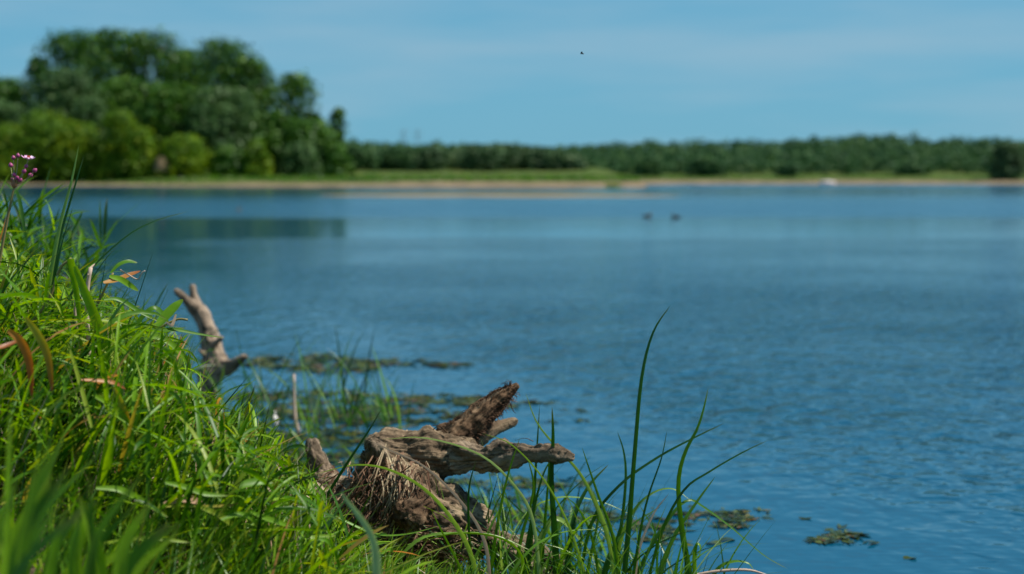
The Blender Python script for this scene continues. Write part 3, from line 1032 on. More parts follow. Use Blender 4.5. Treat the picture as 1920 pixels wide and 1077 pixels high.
duck(1213, 408, .1, .72, 'left one of two dark ducks floating out in mid river')
duck(1268, 409, math.pi - .2, .68, 'right one of two dark ducks floating out in mid river')
duck(447, 396, 1.3, .7, 'single small dark duck on the water below the left wood')

c = at(1091, 101, 3.9)
t = thing('flying_insect', 'tiny dark insect flying alone in the blue sky', 'insect', c)
v, f = tube([(-.0045, 0, 0), (-.001, 0, .0004), (.003, 0, 0), (.0055, 0, -.0002)], [.0006, .0013, .0018, .0009], 8)
mesh_obj('body', v, [tuple(dict.fromkeys(q)) for q in f], M['insect'], t)
for sd in (-1, 1):
    o = mesh_obj('wing', [(.001, sd * .001, .0012), (.002, sd * .006, .0042), (-.002, sd * .008, .0050), (-.0035, sd * .003, .0025)], [(0, 1, 2, 3)], M['insect'], t)
    so = o.modifiers.new('thickness', 'SOLIDIFY'); so.thickness = .0002

c = ground_at(515, 800)
t = thing('fishing_float', 'small white float bobbing in the weeds left of the stump', 'float', (c.x, c.y, 0))
v, f = ball((0, 0, .028), (.019, .019, .034)); mesh_obj('float_body', v, f, M['float'], t)
v, f = tube([(0, 0, .058), (.002, 0, .085)], [.006, .004], 8); mesh_obj('float_neck', v, [tuple(dict.fromkeys(q)) for q in f], M['float'], t)


# ------------------------------------------------------------------ driftwood builder
def limbs_to_mesh(limbs, voxel, smooth_it=3):
    """limbs: list of (part, [(Vector, radius)...]) -> smooth union as vertex/face arrays plus samples"""
    VV, FF, off = [], [], 0
    samp_p, samp_r, samp_l, samp_d, samp_s = [], [], [], [], []
    for li, (part, nodes) in enumerate(limbs):
        P = [n[0] for n in nodes]
        R = [n[1] for n in nodes]
        n = max(8, int(sum((P[i + 1] - P[i]).length for i in range(len(P) - 1)) / 0.012))
        C = catmull(P, n)
        rr = np.interp(np.linspace(0, 1, n + 1), np.linspace(0, 1, len(R)), R)
        # rounded, knobbly ends
        C = [C[0] + (C[0] - C[1]).normalized() * rr[0] * .55] + C + [C[-1] + (C[-1] - C[-2]).normalized() * rr[-1] * .55]
        rr = np.concatenate([[rr[0] * .6], rr, [rr[-1] * .6]])
        v, f = tube(C, rr, 16)
        VV.append(v)
        FF += [tuple(int(i) + off for i in dict.fromkeys(q)) for q in f]
        off += len(v)
        arc = 0.0
        for i, (p, r) in enumerate(zip(C, rr)):
            arc += (p - C[i - 1]).length if i else 0
            samp_s.append(arc)
            dd = (C[min(i + 1, len(C) - 1)] - C[max(i - 1, 0)]).normalized()
            samp_p.append(tuple(p)); samp_r.append(r); samp_l.append(li); samp_d.append(tuple(dd))
    me = bpy.data.meshes.new('tmp')
    me.from_pydata([tuple(v) for v in np.vstack(VV)], [], FF)
    o = bpy.data.objects.new('tmp', me)
    COL.objects.link(o)
    md = o.modifiers.new('r', 'REMESH'); md.mode = 'VOXEL'; md.voxel_size = voxel; md.use_smooth_shade = True
    ms = o.modifiers.new('s', 'SMOOTH'); ms.iterations = smooth_it; ms.factor = .5
    dg = bpy.context.evaluated_depsgraph_get()
    ev = o.evaluated_get(dg)
    m2 = ev.to_mesh()
    V = np.zeros(len(m2.vertices) * 3, np.float32); m2.vertices.foreach_get('co', V); V = V.reshape(-1, 3).astype(float)
    Nn = np.zeros(len(m2.vertices) * 3, np.float32); m2.vertices.foreach_get('normal', Nn); Nn = Nn.reshape(-1, 3).astype(float)
    F = np.zeros(len(m2.loops), np.int32); m2.loops.foreach_get('vertex_index', F)
    lt = np.zeros(len(m2.polygons), np.int32); m2.polygons.foreach_get('loop_total', lt)
    assert (lt == 4).all()
    F = F.reshape(-1, 4)
    ev.to_mesh_clear()
    bpy.data.objects.remove(o); bpy.data.meshes.remove(me)
    sp = np.array(samp_p); sr = np.array(samp_r); sl = np.array(samp_l); sdv = np.array(samp_d)
    near = np.zeros(len(V), int)
    for a in range(0, len(V), 4000):
        dm = np.linalg.norm(V[a:a + 4000, None, :] - sp[None], axis=2) - sr[None]
        near[a:a + 4000] = dm.argmin(1)
    ax_ = sdv[near]
    rel = V - sp[near]
    al_ = np.einsum('ij,ij->i', rel, ax_)
    s_ = np.array(samp_s)[near] + al_
    q = rel - ax_ * al_[:, None] + ax_ * (s_ * .13)[:, None] + sl[near][:, None] * 1.7      # wood grain runs along each limb
    return V, Nn, F, sl[near], q, sr[near]


def displace(V, Nn, axis, rad, amp, fine, seed, stretch=.8):
    out = V.copy()
    for i in range(len(V)):
        p = V[i]; q = axis[i]
        low = mnoise.fractal(Vector(p * 9 + seed), 1.0, 2.0, 3)
        groove = mnoise.ridged_multi_fractal(Vector(q * 42 + seed), .9, 2.1, 3, 1.0, 2.0) - 1.0
        pit = mnoise.fractal(Vector((p * .5 + q * .5) * 62 + seed), .9, 2.0, 3)
        grit = mnoise.fractal(Vector(p * 190 + seed), .8, 2.0, 2)
        s = min(1.0, rad[i] / .05)
        out[i] += Nn[i] * (amp * s * low - fine * s * 1.0 * max(-.8, min(1.6, groove)) + fine * .62 * pit * s + fine * .22 * grit)
    return out


def grain_of(V, q):
    return q


def split_parts(t, origin, V, F, lab, names, mats, labels=None, grain=None):
    fl = lab[F[:, 0]]
    for li in np.unique(fl):
        ff = F[fl == li]
        u, inv = np.unique(ff, return_inverse=True)
        o = mesh_obj(names[li], V[u] - np.array(origin), inv.reshape(-1, 4), M[mats[li]], t)
        ga = o.data.attributes.new('grain', 'FLOAT_VECTOR', 'POINT')
        ga.data.foreach_set('vector', np.ascontiguousarray(grain[u], dtype=np.float32).ravel())
        if labels and labels.get(li):
            o['label'] = labels[li]


def L(*nodes):
    return [(at(px, py, d), r * pxw(d)) for px, py, d, r in nodes]


# the stump
stump_origin = Vector((-.25, 3.95, .16))
limbs = [
    ('trunk', L((700, 868, 3.98, 34), (728, 905, 3.95, 60), (780, 950, 3.93, 74), (840, 975, 3.93, 66), (885, 1000, 3.95, 50))),
    ('trunk', L((712, 850, 3.98, 34), (770, 852, 4.0, 44), (830, 856, 4.0, 44), (870, 862, 3.98, 38))),
    ('branch', L((860, 862, 3.98, 38), (905, 864, 3.94, 30), (955, 853, 3.90, 21), (1020, 848, 3.86, 19), (1050, 852, 3.84, 15), (1074, 858, 3.83, 9))),
    ('branch', L((830, 846, 4.02, 34), (866, 812, 4.05, 27), (905, 776, 4.08, 21), (940, 747, 4.1, 16), (970, 722, 4.12, 9))),
    ('branch', L((880, 828, 4.08, 20), (915, 808, 4.14, 11), (945, 797, 4.18, 9), (966, 790, 4.2, 7))),
    ('knot', L((742, 830, 4.05, 24), (738, 818, 4.08, 20), (722, 812, 4.1, 13))),
    ('knot', L((712, 868, 3.92, 20), (708, 850, 3.88, 20), (706, 832, 3.86, 14))),
    ('knot', L((800, 950, 3.90, 34), (782, 955, 3.80, 27), (768, 962, 3.73, 25))),
    ('root', L((720, 930, 3.98, 44), (668, 918, 4.02, 26), (625, 912, 4.06, 22), (602, 888, 4.1, 22), (590, 858, 4.12, 22), (588, 832, 4.14, 13))),
    ('root', L((560, 905, 4.12, 22), (590, 925, 4.08, 24), (620, 950, 4.02, 30), (672, 990, 3.97, 42), (740, 1020, 3.95, 52))),
    ('root', L((520, 960, 4.1, 26), (560, 985, 4.05, 30), (620, 1020, 4.0, 40), (720, 1060, 3.97, 46), (830, 1060, 3.98, 50))),
    ('root', L((870, 1000, 3.97, 40), (920, 1018, 4.0, 30), (975, 1035, 4.05, 30), (1040, 1068, 4.1, 28))),
    ('root', L((900, 1010, 4.02, 18), (908, 985, 4.05, 13), (916, 968, 4.07, 11))),
    ('trunk', L((700, 905, 4.0, 34), (720, 870, 4.0, 40), (740, 850, 4.02, 38))),
]
names = [l[0] for l in limbs]
V, Nn, F, lab, ax, rad = limbs_to_mesh(limbs, .0042)
V = displace(V, Nn, ax, rad, .026, .0105, 3.3, .94)
mats = ['wood', 'wood', 'wood_grey', 'wood_dark', 'wood', 'wood_grey', 'wood_grey', 'wood_dark', 'wood_grey', 'wood_grey', 'wood_grey', 'wood_grey', 'wood', 'wood']
stump = thing('tree_stump', 'uprooted weathered tree stump with broken branches at the water edge', 'tree stump', stump_origin)
# merge the three trunk limbs into one part
lab = np.where(np.isin(lab, (1, 13)), 0, lab)
split_parts(stump, stump_origin, V, F, lab, names, mats,
            {2: 'long grey branch stub pointing right over the water', 3: 'dark hairy branch stub rising to the upper right', 4: 'short pale stub between the two branches',
             7: 'dark sawn knot facing forward'}, grain=grain_of(V, ax))

# hanging fibrous roots and straw on the stump
def fibres(t, origin, specs, name, label, mat='fibre'):
    g = Geo()
    for (pts, w, ti) in specs:
        v, f, tt, al = strip(pts, lambda x: w * (1 - .5 * x), ti, n=9, tw0=.2, tw1=.9, fold=.5)
        g.add(v, f, tt, al)
    o = g.build(name, M[mat], t, loc=origin if t is None else None)
    if t is not None:
        # vertices are in world space: move into the thing's frame
        o.data.transform(Matrix.Translation(-Vector(origin)))
    o['kind'] = 'stuff'
    if label:
        o['label'] = label
    return o


sp = []
for i in range(230):
    x0 = random.uniform(620, 800); y0 = random.uniform(862, 975) - (15 if 690 < x0 < 760 else 0)
    lean = random.gauss(-.45, .55) * (1.3 if x0 < 700 else 1.0)
    ln = random.choice((25, 45, 60, 80, 110, 140)) * random.uniform(.7, 1.2)
    d0 = 3.86 - random.uniform(0, .04)
    a = at(x0, y0, d0 + .04)
    b = at(x0 + lean * ln * .4 + random.uniform(-8, 8), y0 + ln * .5, d0 - .05)
    c = at(x0 + lean * ln * .8 + random.uniform(-16, 16), y0 + ln, d0 + random.uniform(-.05, .05))
    b = b + Vector((random.gauss(0, .014), random.gauss(0, .012), random.gauss(0, .012)))
    m1_ = a.lerp(b, .5) + Vector((random.gauss(0, .006), -.004, random.gauss(0, .005)))
    sp.append(([a, m1_, b, c + Vector((random.gauss(0, .02), 0, random.gauss(0, .01)))], random.choice((1.0, 1.4, 2.0, 3.0, 4.5)) * pxw(3.9), min(1, max(0, random.gauss(.30, .25)))))
for i in range(26):
    x0 = random.uniform(715, 772); y0 = random.uniform(835, 880)
    ln = random.uniform(70, 170)
    y0 += random.uniform(-8, 35); a = at(x0, y0, 3.86); b = at(x0 - random.uniform(-20, 26), y0 + ln * .5, 3.79); c = at(x0 - random.uniform(-30, 60), y0 + ln, 3.80)
    sp.append(([a, b, c], random.uniform(1.6, 3.4) * pxw(3.9), random.uniform(.6, 1)))
for i in range(200):
    x0 = random.uniform(560, 900); y0 = random.uniform(985, 1060)
    a = at(x0, y0, 3.82); an = random.uniform(0, 6.28); ln = random.uniform(20, 70)
    b = at(x0 + math.cos(an) * ln * .5, y0 + math.sin(an) * ln * .3, 3.78); c = at(x0 + math.cos(an) * ln, y0 + math.sin(an) * ln * .6 + 10, 3.82)
    sp.append(([a, b, c], random.uniform(1.2, 3.0) * pxw(3.9), random.uniform(0, .8)))
fibres(stump, stump_origin, sp, 'root_fibres', 'fine tangled rootlets and dry straw hanging from the stump')
# hair on the dark branch
sp = []
for i in range(420):
    u = random.random() * .9
    x0 = 850 + 118 * u; y0 = 826 - 104 * u
    r = (30 - 18 * u)
    a_ = random.uniform(0, 6.28)
    nx_, ny_ = math.cos(a_), math.sin(a_)
    a = at(x0 + nx_ * r * .8, y0 + ny_ * r * .8, 4.02 + .1 * u)
    b = at(x0 + nx_ * (r + 5), y0 + ny_ * (r + 5), 4.02 + .1 * u - .01)
    c = at(x0 + nx_ * (r + random.uniform(4, 10)) + random.uniform(-6, 6), y0 + ny_ * (r + 7) + random.uniform(0, 9), 4.03 + .1 * u)
    sp.append(([a, b, c], random.uniform(.9, 1.7) * pxw(4), random.uniform(0, .35)))
fibres(stump, stump_origin, sp, 'bark_hairs', 'dark hairy rootlets covering the rising branch')
for pts, w in (([(838, 812), (826, 800), (810, 798)], 3), ([(812, 806), (822, 798)], 2), ([(955, 752), (962, 770), (968, 776)], 2), ([(1000, 828), (985, 822), (965, 826)], 1.5)):
    tube_obj('twig', [at(x, y, 3.98) - stump_origin for x, y in pts], [w * pxw(4) * .6, w * pxw(4) * .2], M['wood_dark'], stump, 6, 6)

# the snag standing in the water on the left
so = Vector(at(385, 770, 7.3))
limbs = [
    ('trunk', L((368, 860, 7.3, 26), (378, 800, 7.3, 23), (388, 750, 7.3, 20), (392, 718, 7.3, 21), (404, 692, 7.3, 23), (398, 655, 7.32, 19), (385, 615, 7.34, 17), (372, 582, 7.36, 15))),
    ('branch', L((372, 588, 7.36, 14), (365, 562, 7.37, 10), (361, 538, 7.38, 7))),
    ('branch', L((372, 588, 7.36, 13), (352, 564, 7.3, 10), (329, 545, 7.24, 6))),
    ('branch', L((404, 694, 7.3, 20), (430, 686, 7.24, 13), (448, 676, 7.2, 9), (461, 668, 7.18, 5))),
    ('branch', L((398, 648, 7.3, 8), (408, 640, 7.26, 6), (417, 633, 7.24, 5))),
    ('branch', L((396, 672, 7.3, 10), (382, 664, 7.26, 6), (373, 656, 7.24, 3))),
    ('root', L((385, 740, 7.32, 18), (360, 790, 7.4, 20), (340, 850, 7.45, 16))),
]
V, Nn, F, lab, ax, rad = limbs_to_mesh(limbs, .007)
V = displace(V, Nn, ax, rad, .018, .0065, 9.1, .92)
snag = thing('driftwood_snag', 'bleached forked dead branch standing upright in the water behind the grass', 'driftwood', so)
split_parts(snag, so, V, F, lab, [l[0] for l in limbs], ['snag'] * 7, {1: 'upright tip of the fork', 2: 'left tip of the fork', 3: 'short stub pointing right'}, grain=grain_of(V, ax))

# ------------------------------------------------------------------ floating weed mats
def weed_mat(label, strokes, n, size, up=.5, group='mats of floating weed'):
    """strokes: list of (px0, px1, py, spread_py) on the water plane"""
    g = Geo()
    ws = np.array([abs(s[1] - s[0]) * s[3] + 20 for s in strokes], float)
    pick = rng.choice(len(strokes), n, p=ws / ws.sum())
    P = []
    for k in pick:
        a, b, y, s = strokes[k]
        u = random.random()
        px = a + (b - a) * u
        env = math.sin(math.pi * min(.98, max(.02, u))) ** .5
        py = y + random.gauss(0, s * .5) * env
        if mnoise.noise(Vector((px * .035, py * .12, k))) < .04:
            continue
        P.append(tuple(ground_at(px, py, random.uniform(.002, .006))))
    P = np.array(P); N = len(P)
    sz = size * rng.uniform(.5, 1.5, N)
    v, f, ti, al, _ = blades(P, rng.uniform(0, 6.28, N), rng.uniform(-.02, .10, N), sz, sz * rng.uniform(.15, .4, N), rng.uniform(.05, .25, N), rng.uniform(-.6, .6, N), rng.beta(1.6, 2.0, N), K=3,
                             twist0=rng.uniform(-.3, .3, N))
    org = P.mean(0); org[2] = 0
    o = mesh_obj('weed_mat', v - org, f, M['weed'], None, True, {'tint': ti, 'along': al}, loc=org)
    tag(o, label, 'water weed', group)
    return o


weed_mat('long dark weed mat right of the driftwood snag, far band', [(455, 690, 678, 16), (560, 700, 690, 10)], 2600, .075)
weed_mat('thin reddish weed streak in open water, farthest right of the far band', [(685, 820, 679, 6), (790, 875, 684, 5)], 900, .07)
weed_mat('broad weed mat among the thin rushes behind the stump', [(440, 700, 745, 18), (480, 760, 772, 24), (560, 900, 782, 18), (700, 900, 752, 12)], 6500, .06)
weed_mat('weed strip reaching right above the dark branch', [(860, 1030, 757, 7), (760, 900, 745, 6)], 800, .06)
weed_mat('dense green weed mat close behind the left root knob', [(430, 690, 822, 30), (400, 700, 862, 26), (440, 600, 900, 20)], 5500, .055)
weed_mat('weed mat below the horizontal branch', [(820, 1100, 905, 16), (880, 1180, 965, 20), (850, 1000, 935, 12)], 2000, .045)
weed_mat('speckled weed mat just right of the bent sedge blade', [(1300, 1430, 972, 8), (1270, 1450, 962, 12), (1330, 1400, 985, 5), (1180, 1290, 985, 22), (1200, 1290, 1010, 10)], 1500, .040)
weed_mat('yellow-brown weed patch alone in open water at lower right', [(1520, 1600, 1012, 5), (1545, 1610, 1003, 5), (1590, 1680, 1018, 3), (1560, 1590, 993, 4)], 420, .042)
weed_mat('few floating weed scraps on open water right of the branch tip', [(1060, 1100, 768, 3), (1010, 1040, 790, 2), (1085, 1105, 790, 3)], 60, .05)


def float_leaf(px, py, wpx, ang, label, tint=.4):
    c = ground_at(px, py, .004)
    s = wpx * pxw(c.y)
    n = 14
    V = [(0, 0, .002)]
    for j in range(n):
        a = 2 * math.pi * j / n
        V.append((math.cos(a) * s * .5, math.sin(a) * s * .5 * (.55 + .2 * math.cos(a)), .0005 + .004 * math.sin(a * 2 + px)))
    F = [(0, j + 1, (j + 1) % n + 1) for j in range(n)]
    o = mesh_obj('floating_leaf', V, F, M['weed'], None, True, {'tint': np.full(n + 1, tint), 'along': np.zeros(n + 1)}, loc=c)
    o.rotation_euler = (0, 0, ang)
    tag(o, label, 'leaf', 'single leaves floating on the water')


float_leaf(1338, 1018, 32, .2, 'left green leaf of a floating pair at lower right', .55)
float_leaf(1362, 1012, 36, .35, 'right dark green leaf of a floating pair at lower right', .3)
float_leaf(1706, 1046, 26, -.1, 'lone green floating leaf nearest the bottom right corner', .5)
float_leaf(1510, 972, 26, 0, 'thin dark floating leaf above the yellow-brown weed patch', .15)
float_leaf(1098, 789, 14, 0, 'tiny dark floating leaf right of the hairy branch', .1)

# ------------------------------------------------------------------ hero leaves
def wprof(w, kind='blade'):
    if kind == 'blade':
        return lambda t: w * min(1, .7 + t) * max(0.0, (1 - t)) ** .55 if t > .25 else w * .95
    if kind == 'leaf':
        return lambda t: w * (math.sin(math.pi * min(1, (t * .93 + .07))) ** .55 if t < 1 else 0)
    return lambda t: w * (1 - .35 * t)


def hero(parent, origin, name, pts, w, tint, mat='sedge', d=3.9, d2=None, kind='blade', tw=(.3, .5), label=None, fold=.35, n=20):
    """pts from root to tip in photograph pixels, distances d..d2"""
    d2 = d if d2 is None else d2
    m = len(pts) - 1
    P = [at(x, y, d + (d2 - d) * i / m) for i, (x, y) in enumerate(pts)]
    f = wprof(w * pxw(d), kind)
    v, fc, ti, al = strip(P, f, tint, n=n, tw0=tw[0], tw1=tw[1], fold=fold)
    o = mesh_obj(name, v - np.array(origin), fc, M[mat], parent, True, {'tint': ti, 'along': al})
    if label:
        o['label'] = label
    return o


# sedge tussocks at the right foot of the stump
sedges = [
    ('tall sedge tussock whose longest blade stands highest over the water', (1150, 1110), [
        ([(1165, 1130), (1178, 1000), (1190, 850), (1203, 710), (1224, 625), (1258, 571)], 11, .25, (.2, .5)),
        ([(1080, 1130), (1108, 985), (1160, 912), (1230, 860), (1300, 822), (1360, 793)], 10, .15, (.9, .6)),
        ([(1140, 1130), (1163, 1000), (1173, 905), (1170, 850), (1157, 808)], 8, .45, (.3, .3)),
        ([(1180, 1130), (1200, 1000), (1216, 930), (1240, 860), (1251, 806)], 6, .3, (.3, .6)),
        ([(1165, 1130), (1150, 1010), (1122, 930), (1105, 880), (1091, 838)], 8, .55, (.3, .6)),
        ([(1188, 1130), (1196, 1040), (1225, 965), (1255, 925)], 7, .9, (.3, .5), 'dry'),
        ([(1150, 1100), (1165, 1010), (1190, 955), (1225, 924), (1262, 917), (1298, 941)], 8, .8, (.4, .9)),
        ([(1120, 1130), (1142, 1040), (1185, 985), (1240, 950)], 8, .35, (.4, .6)),
        ([(1130, 1130), (1110, 1010), (1085, 955), (1060, 930)], 7, .5, (.4, .8)),
    ]),
    ('sedge tussock with the blade sharply bent over to the lower right', (1230, 1110), [
        ([(1305, 1130), (1290, 1060), (1277, 980), (1272, 905), (1284, 850), (1308, 803), (1321, 760), (1328, 727)], 12, .45, (.1, .9)),
        ([(1205, 1130), (1240, 1000), (1282, 920), (1330, 885), (1390, 850), (1442, 825)], 8, .15, (.8, .7)),
        ([(1170, 1130), (1215, 1035), (1262, 962), (1292, 938), (1318, 950), (1370, 988), (1430, 1040), (1478, 1068)], 8, .45, (.4, .7)),
        ([(1215, 1130), (1260, 1015), (1302, 948), (1342, 893)], 10, .75, (.3, .4)),
        ([(1305, 1120), (1302, 1050), (1306, 1022), (1313, 1024), (1311, 1042), (1298, 1062)], 9, .7, (.2, 1.2)),
        ([(1318, 1120), (1345, 1068), (1375, 1053), (1402, 1056), (1413, 1068)], 9, .6, (.5, .8)),
        ([(1225, 1130), (1232, 1060), (1228, 1000), (1215, 960)], 6, .3, (.4, .8)),
        ([(1240, 1130), (1262, 1080), (1268, 1050)], 6, .3, (.4, .8)),
        ([(1290, 1120), (1285, 1060), (1289, 1015)], 6, .3, (.4, .8)),
    ]),
    ('sedge tussock with broad dark upright blades before the branch tip', (1020, 1110), [
        ([(1046, 1130), (1040, 1000), (1034, 900), (1037, 820), (1035, 762)], 14, .10, (.2, .4)),
        ([(985, 1130), (998, 985), (1005, 870), (1012, 758)], 9, .2, (.2, .6)),
        ([(1160, 1130), (1140, 1010), (1110, 930), (1085, 885), (1050, 845), (1008, 795), (985, 736)], 9, .85, (.4, .6)),
        ([(1060, 1130), (1072, 990), (1100, 918), (1142, 870)], 12, .12, (.3, .4)),
        ([(985, 1110), (1000, 965), (1030, 938), (1070, 932), (1130, 942), (1197, 972)], 7, .8, (.9, .9)),
        ([(1000, 1110), (1012, 1020), (1038, 974), (1066, 986), (1104, 1034), (1140, 1082)], 13, .88, (.2, .5)),
        ([(1010, 1130), (1020, 1000), (1028, 900), (1030, 830)], 8, .4, (.3, .4)),
        ([(975, 1130), (990, 1010), (1015, 900), (1040, 850)], 8, .3, (.3, .4)),
        ([(960, 1130), (975, 1020), (1000, 920), (990, 860)], 9, .5, (.3, .4)),
        ([(1060, 1130), (1052, 1060), (1085, 990), (1140, 950)], 8, .6, (.6, .8)),
        ([(1090, 1130), (1108, 1040), (1122, 960), (1105, 905)], 8, .6, (.3, .8)),
        ([(1000, 1130), (1010, 1060), (1020, 1000), (1044, 955)], 11, .75, (.3, .8)),
    ]),
    ('thin sedge tussock growing in front of the stump, blades arching over it', (915, 1110), [
        ([(890, 1130), (880, 1010), (879, 920), (893, 862)], 7, .15, (.2, .4)),
        ([(912, 1130), (930, 1000), (950, 900), (975, 820)], 8, .45, (.3, .5)),
        ([(905, 1110), (870, 1010), (810, 930), (740, 885), (670, 872), (588, 890)], 11, .82, (.5, 1.0)),
        ([(1015, 1120), (1000, 980), (965, 912), (900, 853), (800, 822), (715, 824)], 8, .95, (.3, .9)),
        ([(920, 1120), (910, 1020), (870, 948), (800, 878), (735, 846), (683, 822)], 8, .8, (.3, .8), 'dry'),
        ([(1110, 1120), (1068, 990), (1020, 900), (960, 835), (905, 813)], 6, .8, (.4, .8)),
        ([(960, 1120), (980, 1050), (940, 1010), (860, 1000), (790, 1015)], 8, .6, (.6, .9)),
        ([(700, 1110), (780, 1015), (860, 1000), (930, 1005), (1000, 1035)], 9, .75, (.6, .9)),
        ([(880, 1120), (860, 1060), (830, 1000), (808, 955)], 8, .5, (.4, .8)),
        ([(850, 1120), (905, 1020), (935, 960), (960, 950)], 8, .6, (.4, .8)),
        ([(930, 1120), (990, 1035), (1050, 1000), (1120, 992)], 8, .6, (.6, .9)),
        ([(560, 950), (620, 965), (700, 1000), (760, 1002), (830, 985)], 8, .65, (.6, .9)),
    ]),
]
for label, (bx, by), bl in sedges:
    org = at(bx, by, 3.9)
    org.z = max(-.02, float(bank_z(org.x, 3.9)))
    t = thing('sedge_tussock', label, 'sedge', org, 'sedge tussocks at the water edge by the stump')
    dd = 3.62 if 'arching' in label else 3.85
    for b in bl:
        pts, w, ti, tw = b[:4]
        mat = b[4] if len(b) > 4 else 'sedge'
        d1 = dd + random.uniform(-.12, .12)
        # root the blade on the ground: extend below the frame
        x0, y0 = pts[0]
        hero(t, org, 'blade', pts, w, ti, mat, d1, d1 + random.uniform(-.05, .12), 'blade', tw)
    # short filling blades
    N = 105
    p0 = np.stack([org.x + rng.normal(0, .07, N), org.y + rng.normal(0, .10, N), np.full(N, min(.06, org.z) - .02)], 1)
    v, f, ti, al, _ = blades(p0, rng.uniform(0, 6.28, N), rng.uniform(.95, 1.5, N), rng.uniform(.18, .56, N), rng.uniform(.004, .010, N), rng.uniform(.1, 1.6, N),
                             rng.uniform(-1.2, 1.2, N), rng.beta(1.8, 2.2, N), K=8, fold=.3, wob=.25)
    o = mesh_obj('short_blades', v - np.array(org), f, M['sedge'], t, True, {'tint': ti, 'along': al})
    o['kind'] = 'stuff'

# the brown stalk lying at the bottom edge
o = tube_obj('dry_stalk', [at(1290, 1082, 3.9), at(1340, 1072, 3.9), at(1400, 1069, 3.9), at(1438, 1078, 3.92)], [.0045, .0045, .004, .002], M['dry'], None, 7, 14, .8)
tag(o, 'pinkish dry stalk lying arched at the bottom right of the sedges', 'stalk')

# ------------------------------------------------------------------ left bank grass
SX = [-200, 0, 60, 130, 180, 230, 290, 340, 380, 430, 480, 540, 570, 600, 660, 760, 900, 1010, 1100]
SY = [430, 460, 480, 530, 560, 580, 590, 635, 715, 765, 790, 830, 868, 915, 985, 1025, 1040, 1050, 1090]


def sil(px):
    px = np.asarray(px, float)
    bumps = 15 * np.sin(px * .047 + 1.0) + 12 * np.sin(px * .113 + 2.2) + 9 * np.sin(px * .21)
    return np.interp(px, SX, SY) + bumps


def root_points(n, xr, yr, cond=None):
    out = []
    while len(out) < n:
        x = random.uniform(*xr); y = random.uniform(*yr)
        px = 960 + x / y * FPX
        if px < -160 or px > 1050:
            continue
        if cond and not cond(x, y, px):
            continue
        z = float(bank_z(x, y))
        if z < .03:
            continue
        out.append((x, y, z, px))
    return out


def clamp_top(P, px_of, margin=0):
    pass


# leafy stems
stem_geo, leafP = Geo(), []
roots = root_points(2000, (-2.3, .28), (2.75, 5.6), lambda x, y, px: px < 640 and not (px > 540 and y > 3.75) and random.random() < (1.0 if y < 4.4 else .45))
sp0, saz, sel, sln, sdr = [], [], [], [], []
for x, y, z, px in roots:
    ztop = at(px + 45, float(sil(px + 45)), y).z
    room = ztop - z
    h = min(random.uniform(.30, .62), room * random.uniform(.72, 1.0))
    if y < 3.0:
        h = min(h, (at(px, 800 + random.uniform(-120, 150), y).z - z))
    if h < .06:
        continue
    sp0.append((x, y, z - .02)); saz.append(random.gauss(1.45, .75)); sel.append(random.uniform(1.1, 1.5)); sln.append(h * 1.1); sdr.append(random.uniform(.1, .7))
sp0 = np.array(sp0); N = len(sp0); saz, sel, sln, sdr = map(np.array, (saz, sel, sln, sdr))
v, f, ti, al, P = blades(sp0, saz, sel, sln, np.full(N, .0045), sdr, rng.uniform(-.3, .3, N), rng.uniform(.2, .6, N), K=8, taper=3.0)


def fits(P, slack):
    px, py = proj(P)
    over = (sil(px) - py).max(1)            # how far a blade would stick out above the bank's outline
    tol = rng.exponential(slack, len(P)) - 6
    return over < tol


kp = fits(P, 10)
v, f, ti, al = cull(v, f, ti, al, P, kp)
P = P[kp]; saz = saz[kp]; sln = sln[kp]; N = len(P)
G = Geo(); G.add(v, f, ti, al * 0)
K = 8
lp, laz, lel, lln, lwd, ldr = [], [], [], [], [], []
for i in range(N):
    nl = max(3, int(sln[i] * random.uniform(12, 17)))
    for k in range(nl):
        u = random.uniform(.12, .97) if k else 1.0
        q = u * K
        a = min(int(q), K - 1)
        p = P[i, a] * (1 - (q - a)) + P[i, a + 1] * (q - a)
        lp.append(p); laz.append(random.gauss(1.35, 1.15) if random.random() < .75 else random.uniform(0, 6.28))
        lel.append(random.uniform(.55, 1.35) if random.random() < .82 else random.uniform(-.1, .5))
        lln.append(random.uniform(.09, .25) * (1.0 if sln[i] > .25 else .8))
        lwd.append(random.uniform(.004, .0115)); ldr.append(random.uniform(.05, 1.15) if random.random() < .8 else random.uniform(1, 1.9))
lp = np.array(lp); NL = len(lp)
tint = np.clip(rng.normal(.56, .24, NL), 0, .9)
dryk = rng.random(NL) < .05
tint[dryk] = rng.uniform(.9, 1, dryk.sum())
v, f, ti, al, PL = blades(lp, np.array(laz), np.array(lel), np.array(lln), np.array(lwd), np.array(ldr), rng.uniform(-1.4, 1.4, NL), tint, K=6, fold=.28,
                         widthprof=lambda t: (np.sin(np.pi * np.clip(t * .88 + .12, 0, 1)) ** .6))
v, f, ti, al = cull(v, f, ti, al, PL, fits(PL, 17))
G.add(v, f, ti, al)
